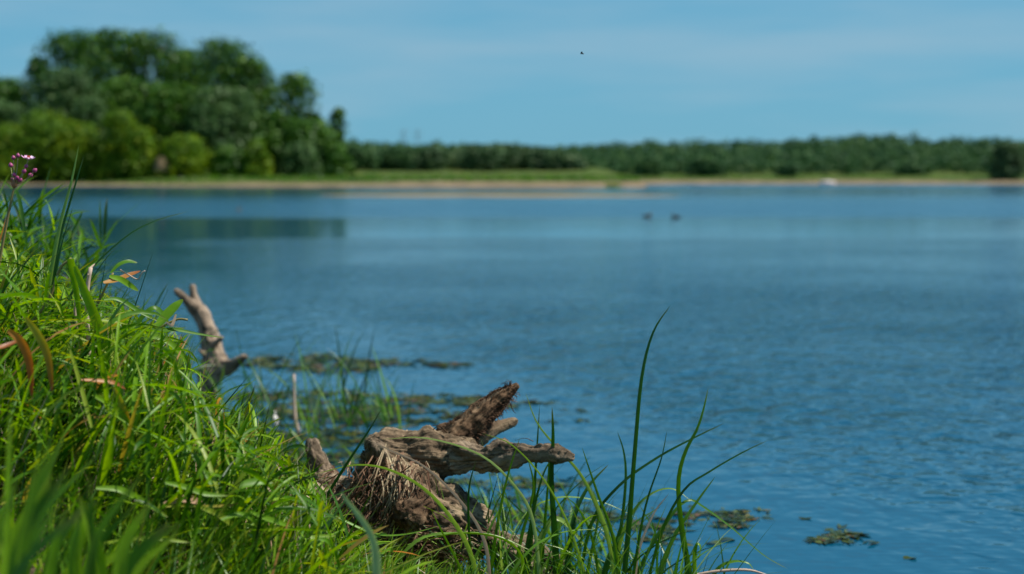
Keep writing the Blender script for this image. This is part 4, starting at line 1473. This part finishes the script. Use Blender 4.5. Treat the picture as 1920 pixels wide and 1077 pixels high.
# basal blades
roots = root_points(6500, (-2.3, .30), (2.3, 5.3), lambda x, y, px: (px < 660 or y < 3.75) and not (px > 500 and 3.75 < y) and random.random() < (1.0 if y < 4.3 else .35))
bp, bh = [], []
for x, y, z, px in roots:
    ztop = at(px + 30, float(sil(px + 30)), y).z
    h = min(random.uniform(.10, .34), (ztop - z) * 1.0)
    if y < 2.9:
        h = min(h, at(px, 880 + random.uniform(-60, 120), y).z - z)
    if h < .03:
        continue
    bp.append((x, y, z - .015)); bh.append(h)
bp = np.array(bp); N = len(bp); bh = np.array(bh)
tb = np.clip(rng.normal(.52, .22, N), 0, .9); dk = rng.random(N) < .05; tb[dk] = rng.uniform(.9, 1, dk.sum())
v, f, ti, al, PL = blades(bp, rng.normal(1.4, 1.1, N), rng.uniform(.8, 1.5, N), bh * 1.15, rng.uniform(.0035, .008, N), rng.uniform(.1, 1.3, N), rng.uniform(-1, 1, N), tb, K=6, wob=.2)
v, f, ti, al = cull(v, f, ti, al, PL, fits(PL, 12))
G.add(v, f, ti, al)
o = G.build('bank_grass', M['grass'])
tag(o, 'dense bright green leafy grass covering the left river bank', 'grass', kind='stuff')

# long straight blades crossing over the mass
roots = root_points(2900, (-2.2, .10), (2.8, 4.9), lambda x, y, px: px < 610 and not (px > 500 and 3.75 < y))
bp, bh = [], []
for x, y, z, px in roots:
    ztop = at(px + 40, float(sil(px + 40)), y).z
    h = min(random.uniform(.22, .55), (ztop - z) * random.uniform(.8, 1.25))
    if y < 3.0:
        h = min(h, at(px, 780 + random.uniform(-120, 150), y).z - z)
    if h < .08:
        continue
    bp.append((x, y, z + random.uniform(0, .12))); bh.append(h)
bp = np.array(bp); N = len(bp); bh = np.array(bh)
tb = np.clip(rng.normal(.45, .30, N), 0, .9); dk = rng.random(N) < .07; tb[dk] = rng.uniform(.92, 1, dk.sum())
v, f, ti, al, PL = blades(bp, rng.normal(1.45, .7, N), rng.uniform(.65, 1.4, N), bh * 1.05, rng.uniform(.005, .0135, N), rng.uniform(.0, .65, N), rng.uniform(-.8, .8, N), tb, K=7, fold=.3)
v, f, ti, al = cull(v, f, ti, al, PL, fits(PL, 34))
G2 = Geo(); G2.add(v, f, ti, al)
o = G2.build('long_grass_blades', M['grass'])
tag(o, 'long straight green blades crossing over the bank grass', 'grass', kind='stuff')

# dry litter between the stems
roots = root_points(4600, (-2.2, .35), (3.15, 4.6), lambda x, y, px: px < 980)
bp = np.array([(x, y, z + random.uniform(0, .16 if px < 560 else .03)) for x, y, z, px in roots]); N = len(bp)
v, f, ti, al, _ = blades(bp, rng.uniform(0, 6.28, N), rng.normal(.35, .5, N), rng.uniform(.05, .20, N), rng.uniform(.002, .006, N), rng.uniform(-.5, .9, N), rng.uniform(-1, 1, N), rng.beta(1.6, 1.8, N), K=4)
lx, ly = proj(_)
v, f, ti, al = cull(v, f, ti, al, _, (np.interp(lx, SX, SY) + 30 - ly).max(1) < 0)
o = mesh_obj('dry_litter', v, f, M['dry'], None, True, {'tint': ti, 'along': al})
tag(o, 'dead brown straw and litter under the green grass', 'straw', kind='stuff')

# upright dead stems scattered through the grass
roots = root_points(170, (-2.0, .1), (2.8, 4.2), lambda x, y, px: px < 600)
bp = np.array([(x, y, z - .02) for x, y, z, px in roots]); N = len(bp)
hh_ = np.array([min(random.uniform(.2, .5), max(.05, at(px, float(sil(px)), y).z - z)) for x, y, z, px in roots])
v, f, ti, al, PL = blades(bp, rng.uniform(0, 6.28, N), rng.uniform(1.1, 1.5, N), hh_, rng.uniform(.004, .008, N), rng.uniform(0, .5, N), rng.uniform(-1, 1, N), rng.uniform(.5, 1, N), K=6, wob=.3, taper=2.0)
o = mesh_obj('dead_stems', v, f, M['dry'], None, True, {'tint': ti, 'along': al})
tag(o, 'thin bleached dead stems standing among the green grass', 'dead stems', kind='stuff')

# small sparse grass in front of the stump
roots = root_points(900, (-.6, .35), (3.15, 3.75), lambda x, y, px: 560 < px < 1040)
bp = np.array([(x, y, z - .01) for x, y, z, px in roots]); N = len(bp)
v, f, ti, al, _ = blades(bp, rng.normal(1.2, 1.4, N), rng.uniform(.7, 1.45, N), rng.uniform(.06, .22, N), rng.uniform(.003, .007, N), rng.uniform(.2, 1.9, N), rng.uniform(-1, 1, N), np.clip(rng.normal(.6, .2, N), 0, .92), K=7, fold=.25, wob=.2)
o = mesh_obj('sparse_grass', v, f, M['grass'], None, True, {'tint': ti, 'along': al})
tag(o, 'sparse short grass growing in front of the stump', 'grass', kind='stuff')

# leaves one can pick out on the left bank
def leaf_thing(name, label, cat, items, org, group=None):
    near_ = name in ('yellowing_leaves', 'dead_leaf', 'broad_grass_leaves')
    t = thing(name, label, cat, org, group)
    for it in items:
        nm, pts, w, ti, mat, d, kind, tw = it
        d = d - .27 if near_ else d
        if kind == 'tube':
            o = tube_obj(nm, [at(x, y, d) - Vector(org) for x, y in pts], [w * pxw(d) * .5, w * pxw(d) * .42], M[mat], t, 7, 14, ti)
        else:
            hero(t, org, nm, pts, w, ti, mat, d, d + .06, kind, tw)
    return t


def base_at(px, py, d):
    p = at(px, py, d)
    return Vector((p.x, d, float(bank_z(p.x, d))))


leaf_thing('rush_tuft', 'tall stiff rush leaves standing up beside the pink flower', 'rush', [
    ('blade', [(70, 720), (88, 560), (112, 425), (134, 340), (148, 271)], 12, .85, 'sedge', 3.4, 'blade', (.2, .5)),
    ('blade', [(80, 720), (94, 570), (112, 450), (140, 350), (158, 290)], 10, .25, 'sedge', 3.45, 'blade', (.3, .4)),
    ('blade', [(90, 720), (100, 560), (110, 480), (138, 383)], 7, .2, 'sedge', 3.4, 'blade', (.3, .4)),
    ('blade', [(60, 720), (82, 610), (96, 500), (112, 420), (130, 350)], 9, .5, 'sedge', 3.5, 'blade', (.6, .4)),
    ('blade', [(75, 720), (88, 620), (104, 520), (120, 440)], 10, .4, 'sedge', 3.42, 'blade', (.6, .4)),
], base_at(75, 720, 3.4))
leaf_thing('arching_sedge', 'single long dark blade arching right above the grass', 'sedge', [
    ('blade', [(20, 760), (70, 640), (120, 570), (170, 505), (235, 445), (290, 415), (355, 396)], 8, .15, 'sedge', 3.35, 'blade', (.4, .6)),
    ('blade', [(60, 760), (95, 660), (150, 560), (195, 490), (222, 460)], 6, .2, 'sedge', 3.4, 'blade', (.4, .6)),
    ('blade', [(225, 740), (232, 640), (258, 560), (288, 470)], 5, .15, 'sedge', 3.5, 'blade', (.4, .6)),
    ('blade', [(170, 640), (186, 560), (202, 466)], 4, .15, 'sedge', 3.5, 'blade', (.4, .6)),
], base_at(60, 760, 3.35))
leaf_thing('leafy_grass_stem', 'leaning grass stem with broad bright leaf folded at its top', 'grass stem', [
    ('stem', [(-40, 700), (50, 615), (92, 560), (112, 505), (134, 485)], 6, .2, 'stem', 3.2, 'tube', (0, 0)),
    ('leaf', [(132, 486), (138, 520), (146, 570), (152, 640), (160, 720)], 14, .72, 'grass', 3.18, 'blade', (.1, .3)),
    ('leaf', [(140, 500), (170, 575), (190, 630), (200, 672), (212, 725)], 20, .8, 'grass', 3.12, 'leaf', (.0, .3)),
    ('leaf', [(115, 505), (140, 475), (176, 449)], 4, .4, 'grass', 3.2, 'blade', (.3, .3)),
], base_at(20, 700, 3.2))
leaf_thing('leafy_grass_stem', 'dark grass stem ending in three short leaves over the water', 'grass stem', [
    ('stem', [(120, 720), (160, 620), (190, 555), (212, 512)], 5, .2, 'stem', 3.4, 'tube', (0, 0)),
    ('leaf', [(208, 512), (222, 497), (240, 490), (258, 493)], 12, .5, 'grass', 3.4, 'leaf', (.5, .7)),
    ('leaf', [(194, 530), (220, 524), (242, 515), (264, 508)], 12, .55, 'autumn', 3.38, 'leaf', (.3, .5)),
    ('leaf', [(205, 518), (226, 524), (244, 535), (260, 546)], 12, .7, 'grass', 3.36, 'leaf', (.2, .4)),
    ('tendril', [(225, 506), (240, 515), (258, 524), (266, 512), (272, 508)], 3, .9, 'dry', 3.4, 'tube', (0, 0)),
], base_at(120, 720, 3.4))
leaf_thing('leafy_grass_stem', 'grass stem with large folded leaf just left of the driftwood snag', 'grass stem', [
    ('stem', [(215, 790), (250, 690), (290, 625), (330, 600), (352, 600)], 5, .2, 'stem', 3.5, 'tube', (0, 0)),
    ('leaf', [(293, 615), (308, 595), (328, 574), (343, 561)], 22, .62, 'grass', 3.5, 'leaf', (.2, .5)),
    ('leaf', [(232, 634), (262, 600), (286, 578), (305, 588), (318, 610)], 13, .45, 'grass', 3.52, 'leaf', (.3, .9)),
    ('leaf', [(195, 562), (225, 562), (262, 584), (300, 604)], 9, .55, 'grass', 3.48, 'leaf', (.3, .4)),
    ('leaf', [(286, 622), (325, 618), (370, 626), (420, 634)], 10, .5, 'grass', 3.48, 'blade', (.3, .6)),
    ('leaf', [(255, 640), (285, 630), (315, 640), (345, 668), (357, 700), (352, 760)], 15, .72, 'grass', 3.44, 'blade', (.4, .2)),
    ('leaf', [(300, 720), (345, 700), (400, 672)], 6, .6, 'grass', 3.5, 'blade', (.4, .2)),
    ('leaf', [(240, 660), (275, 680), (300, 688), (316, 700)], 10, .7, 'grass', 3.45, 'blade', (.2, .4)),
    ('leaf', [(330, 590), (322, 610), (310, 604)], 6, .9, 'dry', 3.44, 'leaf', (.2, .4)),
], base_at(215, 790, 3.5))
leaf_thing('dry_reed_stalk', 'tall bleached pinkish dead stalk poking above the grass', 'stalk', [
    ('stem', [(178, 860), (174, 760), (170, 690), (163, 600), (164, 540), (170, 502)], 9, .9, 'dry', 3.3, 'tube', (0, 0)),
    ('dry_tip', [(166, 515), (170, 503), (178, 494)], 8, .8, 'dry', 3.29, 'leaf', (.2, .4)),
], base_at(178, 860, 3.3), 'bleached dead stalks in the grass')
leaf_thing('dry_reed_stalk', 'shorter bleached dead stalk left of the tall pinkish one', 'stalk', [
    ('stem', [(160, 820), (156, 740), (154, 690), (150, 640), (141, 590), (143, 560)], 8, .85, 'dry', 3.28, 'tube', (0, 0)),
], base_at(160, 820, 3.3), 'bleached dead stalks in the grass')
leaf_thing('dry_reed_stalk', 'pale tan broken stalk low in the grass near the bottom', 'stalk', [
    ('stem', [(497, 1100), (496, 1050), (502, 1000), (503, 985)], 6, .95, 'dry', 3.3, 'tube', (0, 0)),
], base_at(497, 1090, 3.3), 'bleached dead stalks in the grass')
leaf_thing('yellowing_leaves', 'two drooping orange-brown leaves at the left edge of the grass', 'leaves', [
    ('leaf', [(48, 596), (72, 630), (90, 672), (98, 738)], 15, .9, 'autumn', 2.95, 'leaf', (.1, .4)),
    ('leaf', [(16, 620), (38, 640), (54, 678), (60, 748)], 16, .45, 'autumn', 2.95, 'leaf', (.1, .4)),
    ('leaf', [(-20, 655), (10, 648), (45, 634)], 9, .05, 'autumn', 2.95, 'leaf', (.1, .4)),
], base_at(30, 760, 2.95))
leaf_thing('yellowing_leaves', 'orange-tipped leaves in the middle of the grass', 'leaves', [
    ('leaf', [(150, 712), (185, 714), (215, 718), (236, 730)], 9, .4, 'autumn', 3.1, 'leaf', (.5, .4)),
    ('leaf', [(212, 726), (226, 755), (238, 785), (244, 812)], 12, .95, 'autumn', 3.1, 'leaf', (.2, .4)),
    ('leaf', [(174, 740), (212, 762), (240, 800), (250, 860), (262, 900)], 14, .75, 'grass', 3.1, 'leaf', (.2, .4)),
], base_at(200, 800, 3.1))
leaf_thing('dead_leaf', 'flat brown dead leaf lying in the grass', 'leaf', [
    ('leaf', [(308, 946), (335, 936), (360, 937), (385, 946)], 17, .5, 'dry', 3.1, 'leaf', (.3, .4)),
    ('leaf', [(310, 950), (370, 950), (430, 948), (450, 943)], 6, .98, 'autumn', 3.08, 'leaf', (.3, .4)),
], base_at(345, 960, 3.15))
leaf_thing('broad_grass_leaves', 'broad arching green leaves low on the bank left of the stump', 'leaves', [
    ('leaf', [(372, 950), (410, 965), (440, 990), (446, 1025)], 12, .9, 'grass', 3.05, 'leaf', (.2, .4)),
    ('leaf', [(180, 915), (225, 918), (265, 938), (318, 972)], 13, .7, 'grass', 2.95, 'leaf', (.3, .4)),
    ('leaf', [(310, 905), (345, 912), (385, 926), (428, 930)], 11, .68, 'grass', 3.0, 'leaf', (.3, .4)),
    ('leaf', [(430, 922), (460, 908), (490, 903), (512, 905)], 16, .62, 'grass', 3.1, 'leaf', (.2, .4)),
    ('leaf', [(415, 975), (445, 965), (470, 970), (484, 990)], 11, .66, 'grass', 3.0, 'leaf', (.4, .4)),
    ('leaf', [(195, 1018), (260, 1010), (310, 1012), (360, 1018)], 9, .88, 'grass', 2.9, 'leaf', (.4, .4)),
    ('leaf', [(470, 960), (500, 972), (525, 980), (545, 988)], 11, .68, 'grass', 3.05, 'leaf', (.4, .4)),
    ('leaf', [(560, 1050), (575, 1020), (590, 1008), (630, 1005)], 12, .8, 'grass', 3.2, 'leaf', (.4, .4)),
    ('leaf', [(590, 1010), (615, 1015), (630, 1040), (640, 1085)], 9, .6, 'grass', 3.2, 'leaf', (.4, .4)),
    ('leaf', [(395, 905), (430, 850), (455, 800), (482, 755)], 13, .62, 'grass', 3.3, 'blade', (.2, .5)),
    ('leaf', [(400, 930), (440, 880), (455, 845), (475, 810)], 13, .15, 'grass', 3.32, 'blade', (.4, .7)),
], base_at(400, 980, 3.1))
leaf_thing('dark_sedge_blades', 'dark blades crossing in front of the stump on the left', 'sedge', [  # low tints from the dark end of the sedge ramp
    ('blade', [(490, 1120), (545, 1040), (600, 950), (650, 870), (690, 810), (717, 764)], 10, .1, 'sedge', 3.5, 'blade', (.3, .5)),
    ('blade', [(470, 1120), (525, 1040), (556, 985), (565, 940), (568, 883)], 14, .02, 'sedge', 3.3, 'blade', (.9, .9)),
    ('blade', [(440, 1120), (505, 1050), (540, 1000), (547, 960), (547, 918)], 12, .02, 'sedge', 3.3, 'blade', (.9, .9)),
    ('blade', [(400, 1120), (470, 1075), (520, 1050), (600, 1000)], 9, .2, 'sedge', 3.3, 'blade', (.5, .5)),
], base_at(470, 1110, 3.4))
leaf_thing('pale_grass_blade', 'blurred pale green blade bending close in front of the stump', 'grass blade', [
    ('blade', [(704, 1150), (706, 1060), (698, 1010), (676, 972), (652, 942), (638, 922)], 19, .97, 'sedge', 2.35, 'blade', (.2, .3)),
], Vector((at(704, 1150, 2.35).x, 2.35, float(bank_z(at(704, 1150, 2.35).x, 2.35)))))

# big near blades, out of focus, in the lower left corner
near = thing('near_grass_tuft', 'blurred dark green tuft of broad leaves nearest the camera, lower left corner', 'grass', Vector((-.55, 1.75, .62)))
for i in range(34):
    x0 = random.uniform(-60, 240); top = random.uniform(820, 1000) + max(0, x0 - 100) * .35
    if i < 4:
        x0 = random.uniform(-30, 40); top = random.uniform(740, 840)
    ln = random.uniform(-60, 130)
    d = random.uniform(1.65, 2.25)
    hero(near, near.location, 'leaf', [(x0, 1300), (x0 + ln * .25, 1150), (x0 + ln * .6, (1150 + top) / 2), (x0 + ln * 1.35 + random.uniform(-20, 40), top + random.uniform(0, 30))], random.uniform(13, 30), random.choice((.3, .5, .6, .7, .8)), 'grass', d, d + .05, 'leaf', (random.uniform(-.6, .9), random.uniform(-.6, .9)), n=12)

# ------------------------------------------------------------------ flowering rush
fd = 3.3
forg = base_at(-40, 760, fd)
fl = thing('flowering_rush', 'pink flowering rush with buds on a tall stalk at the left edge', 'flower', forg)
tube_obj('stem', [at(-45, 780, fd) - forg, at(-12, 560, fd) - forg, at(8, 440, fd) - forg, at(27, 348, fd) - forg], [.0042, .0038, .0034, .0028], M['stem'], fl, 10, 24)
hub = at(27, 350, fd)
v, f = ball((0, 0, 0), (.0075, .0075, .010)); o = mesh_obj('bract', v, f, M['bract'], fl, loc=hub - forg + Vector((0, 0, .006)))
for a in range(5):
    an = a * 1.26 + .4
    P = [hub, hub + Vector((math.cos(an) * .007, math.sin(an) * .007, .010)), hub + Vector((math.cos(an) * .010, math.sin(an) * .010, .022))]
    v, f, ti, al = strip(P, lambda t: .007 * (1 - t) + .0005, .5, n=6)
    mesh_obj('bract', v - np.array(forg), f, M['bract'], fl, True)
buds = [(25, 296, 0), (33.5, 292, -.004), (20, 310, .01), (49, 312, .0), (45, 321.5, -.01), (65, 320, 0), (57, 329, .01), (26.5, 328, -.012), (32, 334, -.015), (37.6, 338, -.01), (23, 337, .012)]
for px, py, dz in buds:
    p = at(px, py, fd + dz)
    mid = hub.lerp(p, .5) + Vector(((p.x - hub.x) * .12, 0, -.001))
    tube_obj('pedicel', [hub - forg + Vector((0, 0, .006)), mid - forg, p - forg], [.0012, .0011, .0011], M['pedicel'], fl, 6, 8)
    dv = (p - hub).normalized()
    prof = [(-.0052, .0012), (-.0035, .0038), (-.0008, .0050), (.0022, .0044), (.0045, .0026), (.0062, .0006)]
    s = random.uniform(.85, 1.1)
    v, f = tube([p + dv * a * s for a, _ in prof], [r * s for _, r in prof], 10)
    mesh_obj('bud', v - np.array(forg), [tuple(dict.fromkeys(q)) for q in f], M['bud'], fl)
p = at(53, 300, fd)
tube_obj('pedicel', [hub - forg + Vector((0, 0, .006)), hub.lerp(p, .5) - forg + Vector((.003, 0, 0)), p - forg], [.0012, .0012, .0012], M['pedicel'], fl, 6, 8)
fo = bpy.data.objects.new('flower_head', None); fo.location = p - forg; fo.rotation_euler = (.15, .18, 0); link(fo, fl)
for k in range(6):
    an = k * math.pi / 3 + .3
    out_ = .0155 if k % 2 else .0135
    V, F = [], []
    nu, nv = 7, 5
    for i in range(nu):
        u = i / (nu - 1)
        wv = .0058 * math.sin(math.pi * (.12 + .80 * u)) ** .7
        for j in range(nv):
            q = j / (nv - 1) * 2 - 1
            r = .001 + out_ * u
            z = .0065 * u ** 1.3 - .0020 * (q * q) * -1 * u
            x_, y_ = r, q * wv
            V.append((x_ * math.cos(an) - y_ * math.sin(an), x_ * math.sin(an) + y_ * math.cos(an), z))
    for i in range(nu - 1):
        for j in range(nv - 1):
            F.append((i * nv + j, (i + 1) * nv + j, (i + 1) * nv + j + 1, i * nv + j + 1))
    mesh_obj('petal', V, F, M['petal'], fo)
for k in range(6):
    an = k * 1.05
    v, f = ball((.0028 * math.cos(an), .0028 * math.sin(an), .0070 + .001 * (k % 2)), (.0013, .0013, .0022), 8, 6)
    mesh_obj('anther', v, f, M['anther'], fo)

# blurred leafy willowherb-like plant behind the flower, and reed growth at the left
def leafy_clump(name, label, cat, cx, d, n, ytop, spread_px, tintm=.45, group=None, yb=None, wide=(.008, .016)):
    base = at(cx, 600, d)
    z0 = max(0.0, float(bank_z(base.x, d)))
    org = Vector((base.x, d, z0))
    t = thing(name, label, cat, org, group)
    P0, AZ_, EL, LN, DR = [], [], [], [], []
    for i in range(n):
        px = cx + random.gauss(0, spread_px)
        q = at(px, ytop + abs(random.gauss(0, 45)) + abs(px - cx) * .25, d)
        P0.append((q.x - .05, d + random.uniform(-.35, .35), z0 - .02)); LN.append(max(.1, (q.z - z0) * 1.03)); AZ_.append(random.gauss(1.4, .9)); EL.append(random.uniform(1.3, 1.52)); DR.append(random.uniform(.05, .3))
    P0 = np.array(P0); N = n
    v, f, ti, al, PP = blades(P0, np.array(AZ_), np.array(EL), np.array(LN), np.full(N, .006), np.array(DR), np.zeros(N), np.full(N, .3), K=10, taper=3.0)
    o = mesh_obj('stems', v - np.array(org), f, M['grass'], t, True, {'tint': ti, 'along': al * 0}); o['kind'] = 'stuff'
    lp, la, le, ll, lw, ld = [], [], [], [], [], []
    for i in range(n):
        for k in range(int(LN[i] * 17)):
            u = random.uniform(.3, 1) * 10; a = min(int(u), 9)
            lp.append(PP[i, a] * (1 - (u - a)) + PP[i, a + 1] * (u - a)); la.append(random.uniform(0, 6.28)); le.append(random.uniform(.4, 1.3)); ll.append(random.uniform(.10, .26)); lw.append(random.uniform(*wide)); ld.append(random.uniform(0, 1.3))
    v, f, ti, al, _ = blades(np.array(lp), np.array(la), np.array(le), np.array(ll), np.array(lw), np.array(ld), rng.uniform(-1, 1, len(lp)), np.clip(rng.normal(tintm, .2, len(lp)), 0, .88), K=5, fold=.25,
                             widthprof=lambda t: (np.sin(np.pi * np.clip(t * .88 + .12, 0, 1)) ** .6))
    o = mesh_obj('leaves', v - np.array(org), f, M['grass'], t, True, {'tint': ti, 'along': al}); o['kind'] = 'stuff'
    return t


leafy_clump('reed_clump', 'blurred leafy reeds behind the flower stalk at the left edge', 'reeds', 20, 5.0, 34, 380, 45, .40, 'leafy reed clumps behind the bank grass')
leafy_clump('reed_clump', 'blurred leafy reeds right of the tall rush leaves', 'reeds', 100, 5.4, 34, 425, 35, .35, 'leafy reed clumps behind the bank grass')
leafy_clump('reed_clump', 'low blurred reeds behind the dead pinkish stalks', 'reeds', 210, 5.2, 16, 580, 40, .35, 'leafy reed clumps behind the bank grass')
leafy_clump('reed_clump', 'low blurred reeds left of the driftwood snag', 'reeds', 310, 6.6, 16, 640, 40, .30, 'leafy reed clumps behind the bank grass')
leafy_clump('reed_clump', 'dark blurred reeds far left behind the grass', 'reeds', -50, 4.6, 30, 400, 45, .40, 'leafy reed clumps behind the bank grass')


# thin rushes standing in the water behind the stump
def rush_clump(label, cx, yb, n, ytop, spread, tintm, lean=0, wid=(.008, .017)):
    c = ground_at(cx, yb)
    t = thing('water_rush', label, 'rushes', c, 'thin rushes standing in the water')
    p0 = np.stack([rng.normal(0, spread * pxw(c.y), n), rng.normal(0, .18, n), np.full(n, -.04)], 1)
    h = (at(cx, ytop, c.y).z) * rng.uniform(.35, 1.05, n)
    az = rng.choice([-1, 1], n) * 1.57 + rng.normal(0, .6, n)
    el = rng.uniform(1.15, 1.52, n)
    wid_ = rng.uniform(wid[0], wid[1], n); dr = rng.uniform(.1, 1.2, n); ti_ = np.clip(rng.normal(tintm, .2, n), 0, 1)
    for i in range(n):
        v, f, ti, al, _ = blades(p0[i:i + 1], az[i:i + 1], el[i:i + 1], h[i:i + 1] * 1.08, wid_[i:i + 1], dr[i:i + 1], rng.uniform(-.8, .8, 1), ti_[i:i + 1], K=9, fold=.25)
        mesh_obj('blade', v, f, M['sedge'], t, True, {'tint': ti, 'along': al})


rush_clump('thin rushes just right of the driftwood snag', 480, 800, 20, 590, 35, .35)
rush_clump('sparse pale rushes above the white float', 580, 815, 22, 610, 30, .6)
rush_clump('dark upright rushes behind the left root knob', 650, 800, 26, 590, 28, .25)
rush_clump('thin rushes leaning right, farthest right of the group', 725, 800, 22, 640, 24, .4)
rush_clump('short rushes close behind the left root', 560, 880, 26, 730, 60, .45)
rush_clump('short rushes below the snag', 430, 830, 20, 640, 35, .35)
rush_clump('faint rushes standing in front of the snag foot', 350, 830, 18, 620, 30, .3)
rush_clump('short rushes behind the stump under the horizontal branch', 930, 990, 26, 860, 50, .5)
rush_clump('thin rushes behind the tall sedge tussock', 1120, 1040, 24, 830, 45, .3)
rush_clump('low blurred rushes between branch tip and tall sedge', 1040, 1010, 22, 850, 40, .55)
t = None
# one pale dead stalk among them
c = ground_at(560, 812)
o = tube_obj('dead_rush_stalk', [c, c + Vector((-.02, 0, .10)), c + Vector((-.02, 0, .30))], [.010, .010, .006], M['dry'], None, 8, 8, .95)
tag(o, 'pale dead stalk standing upright in the water among the thin rushes', 'stalk')
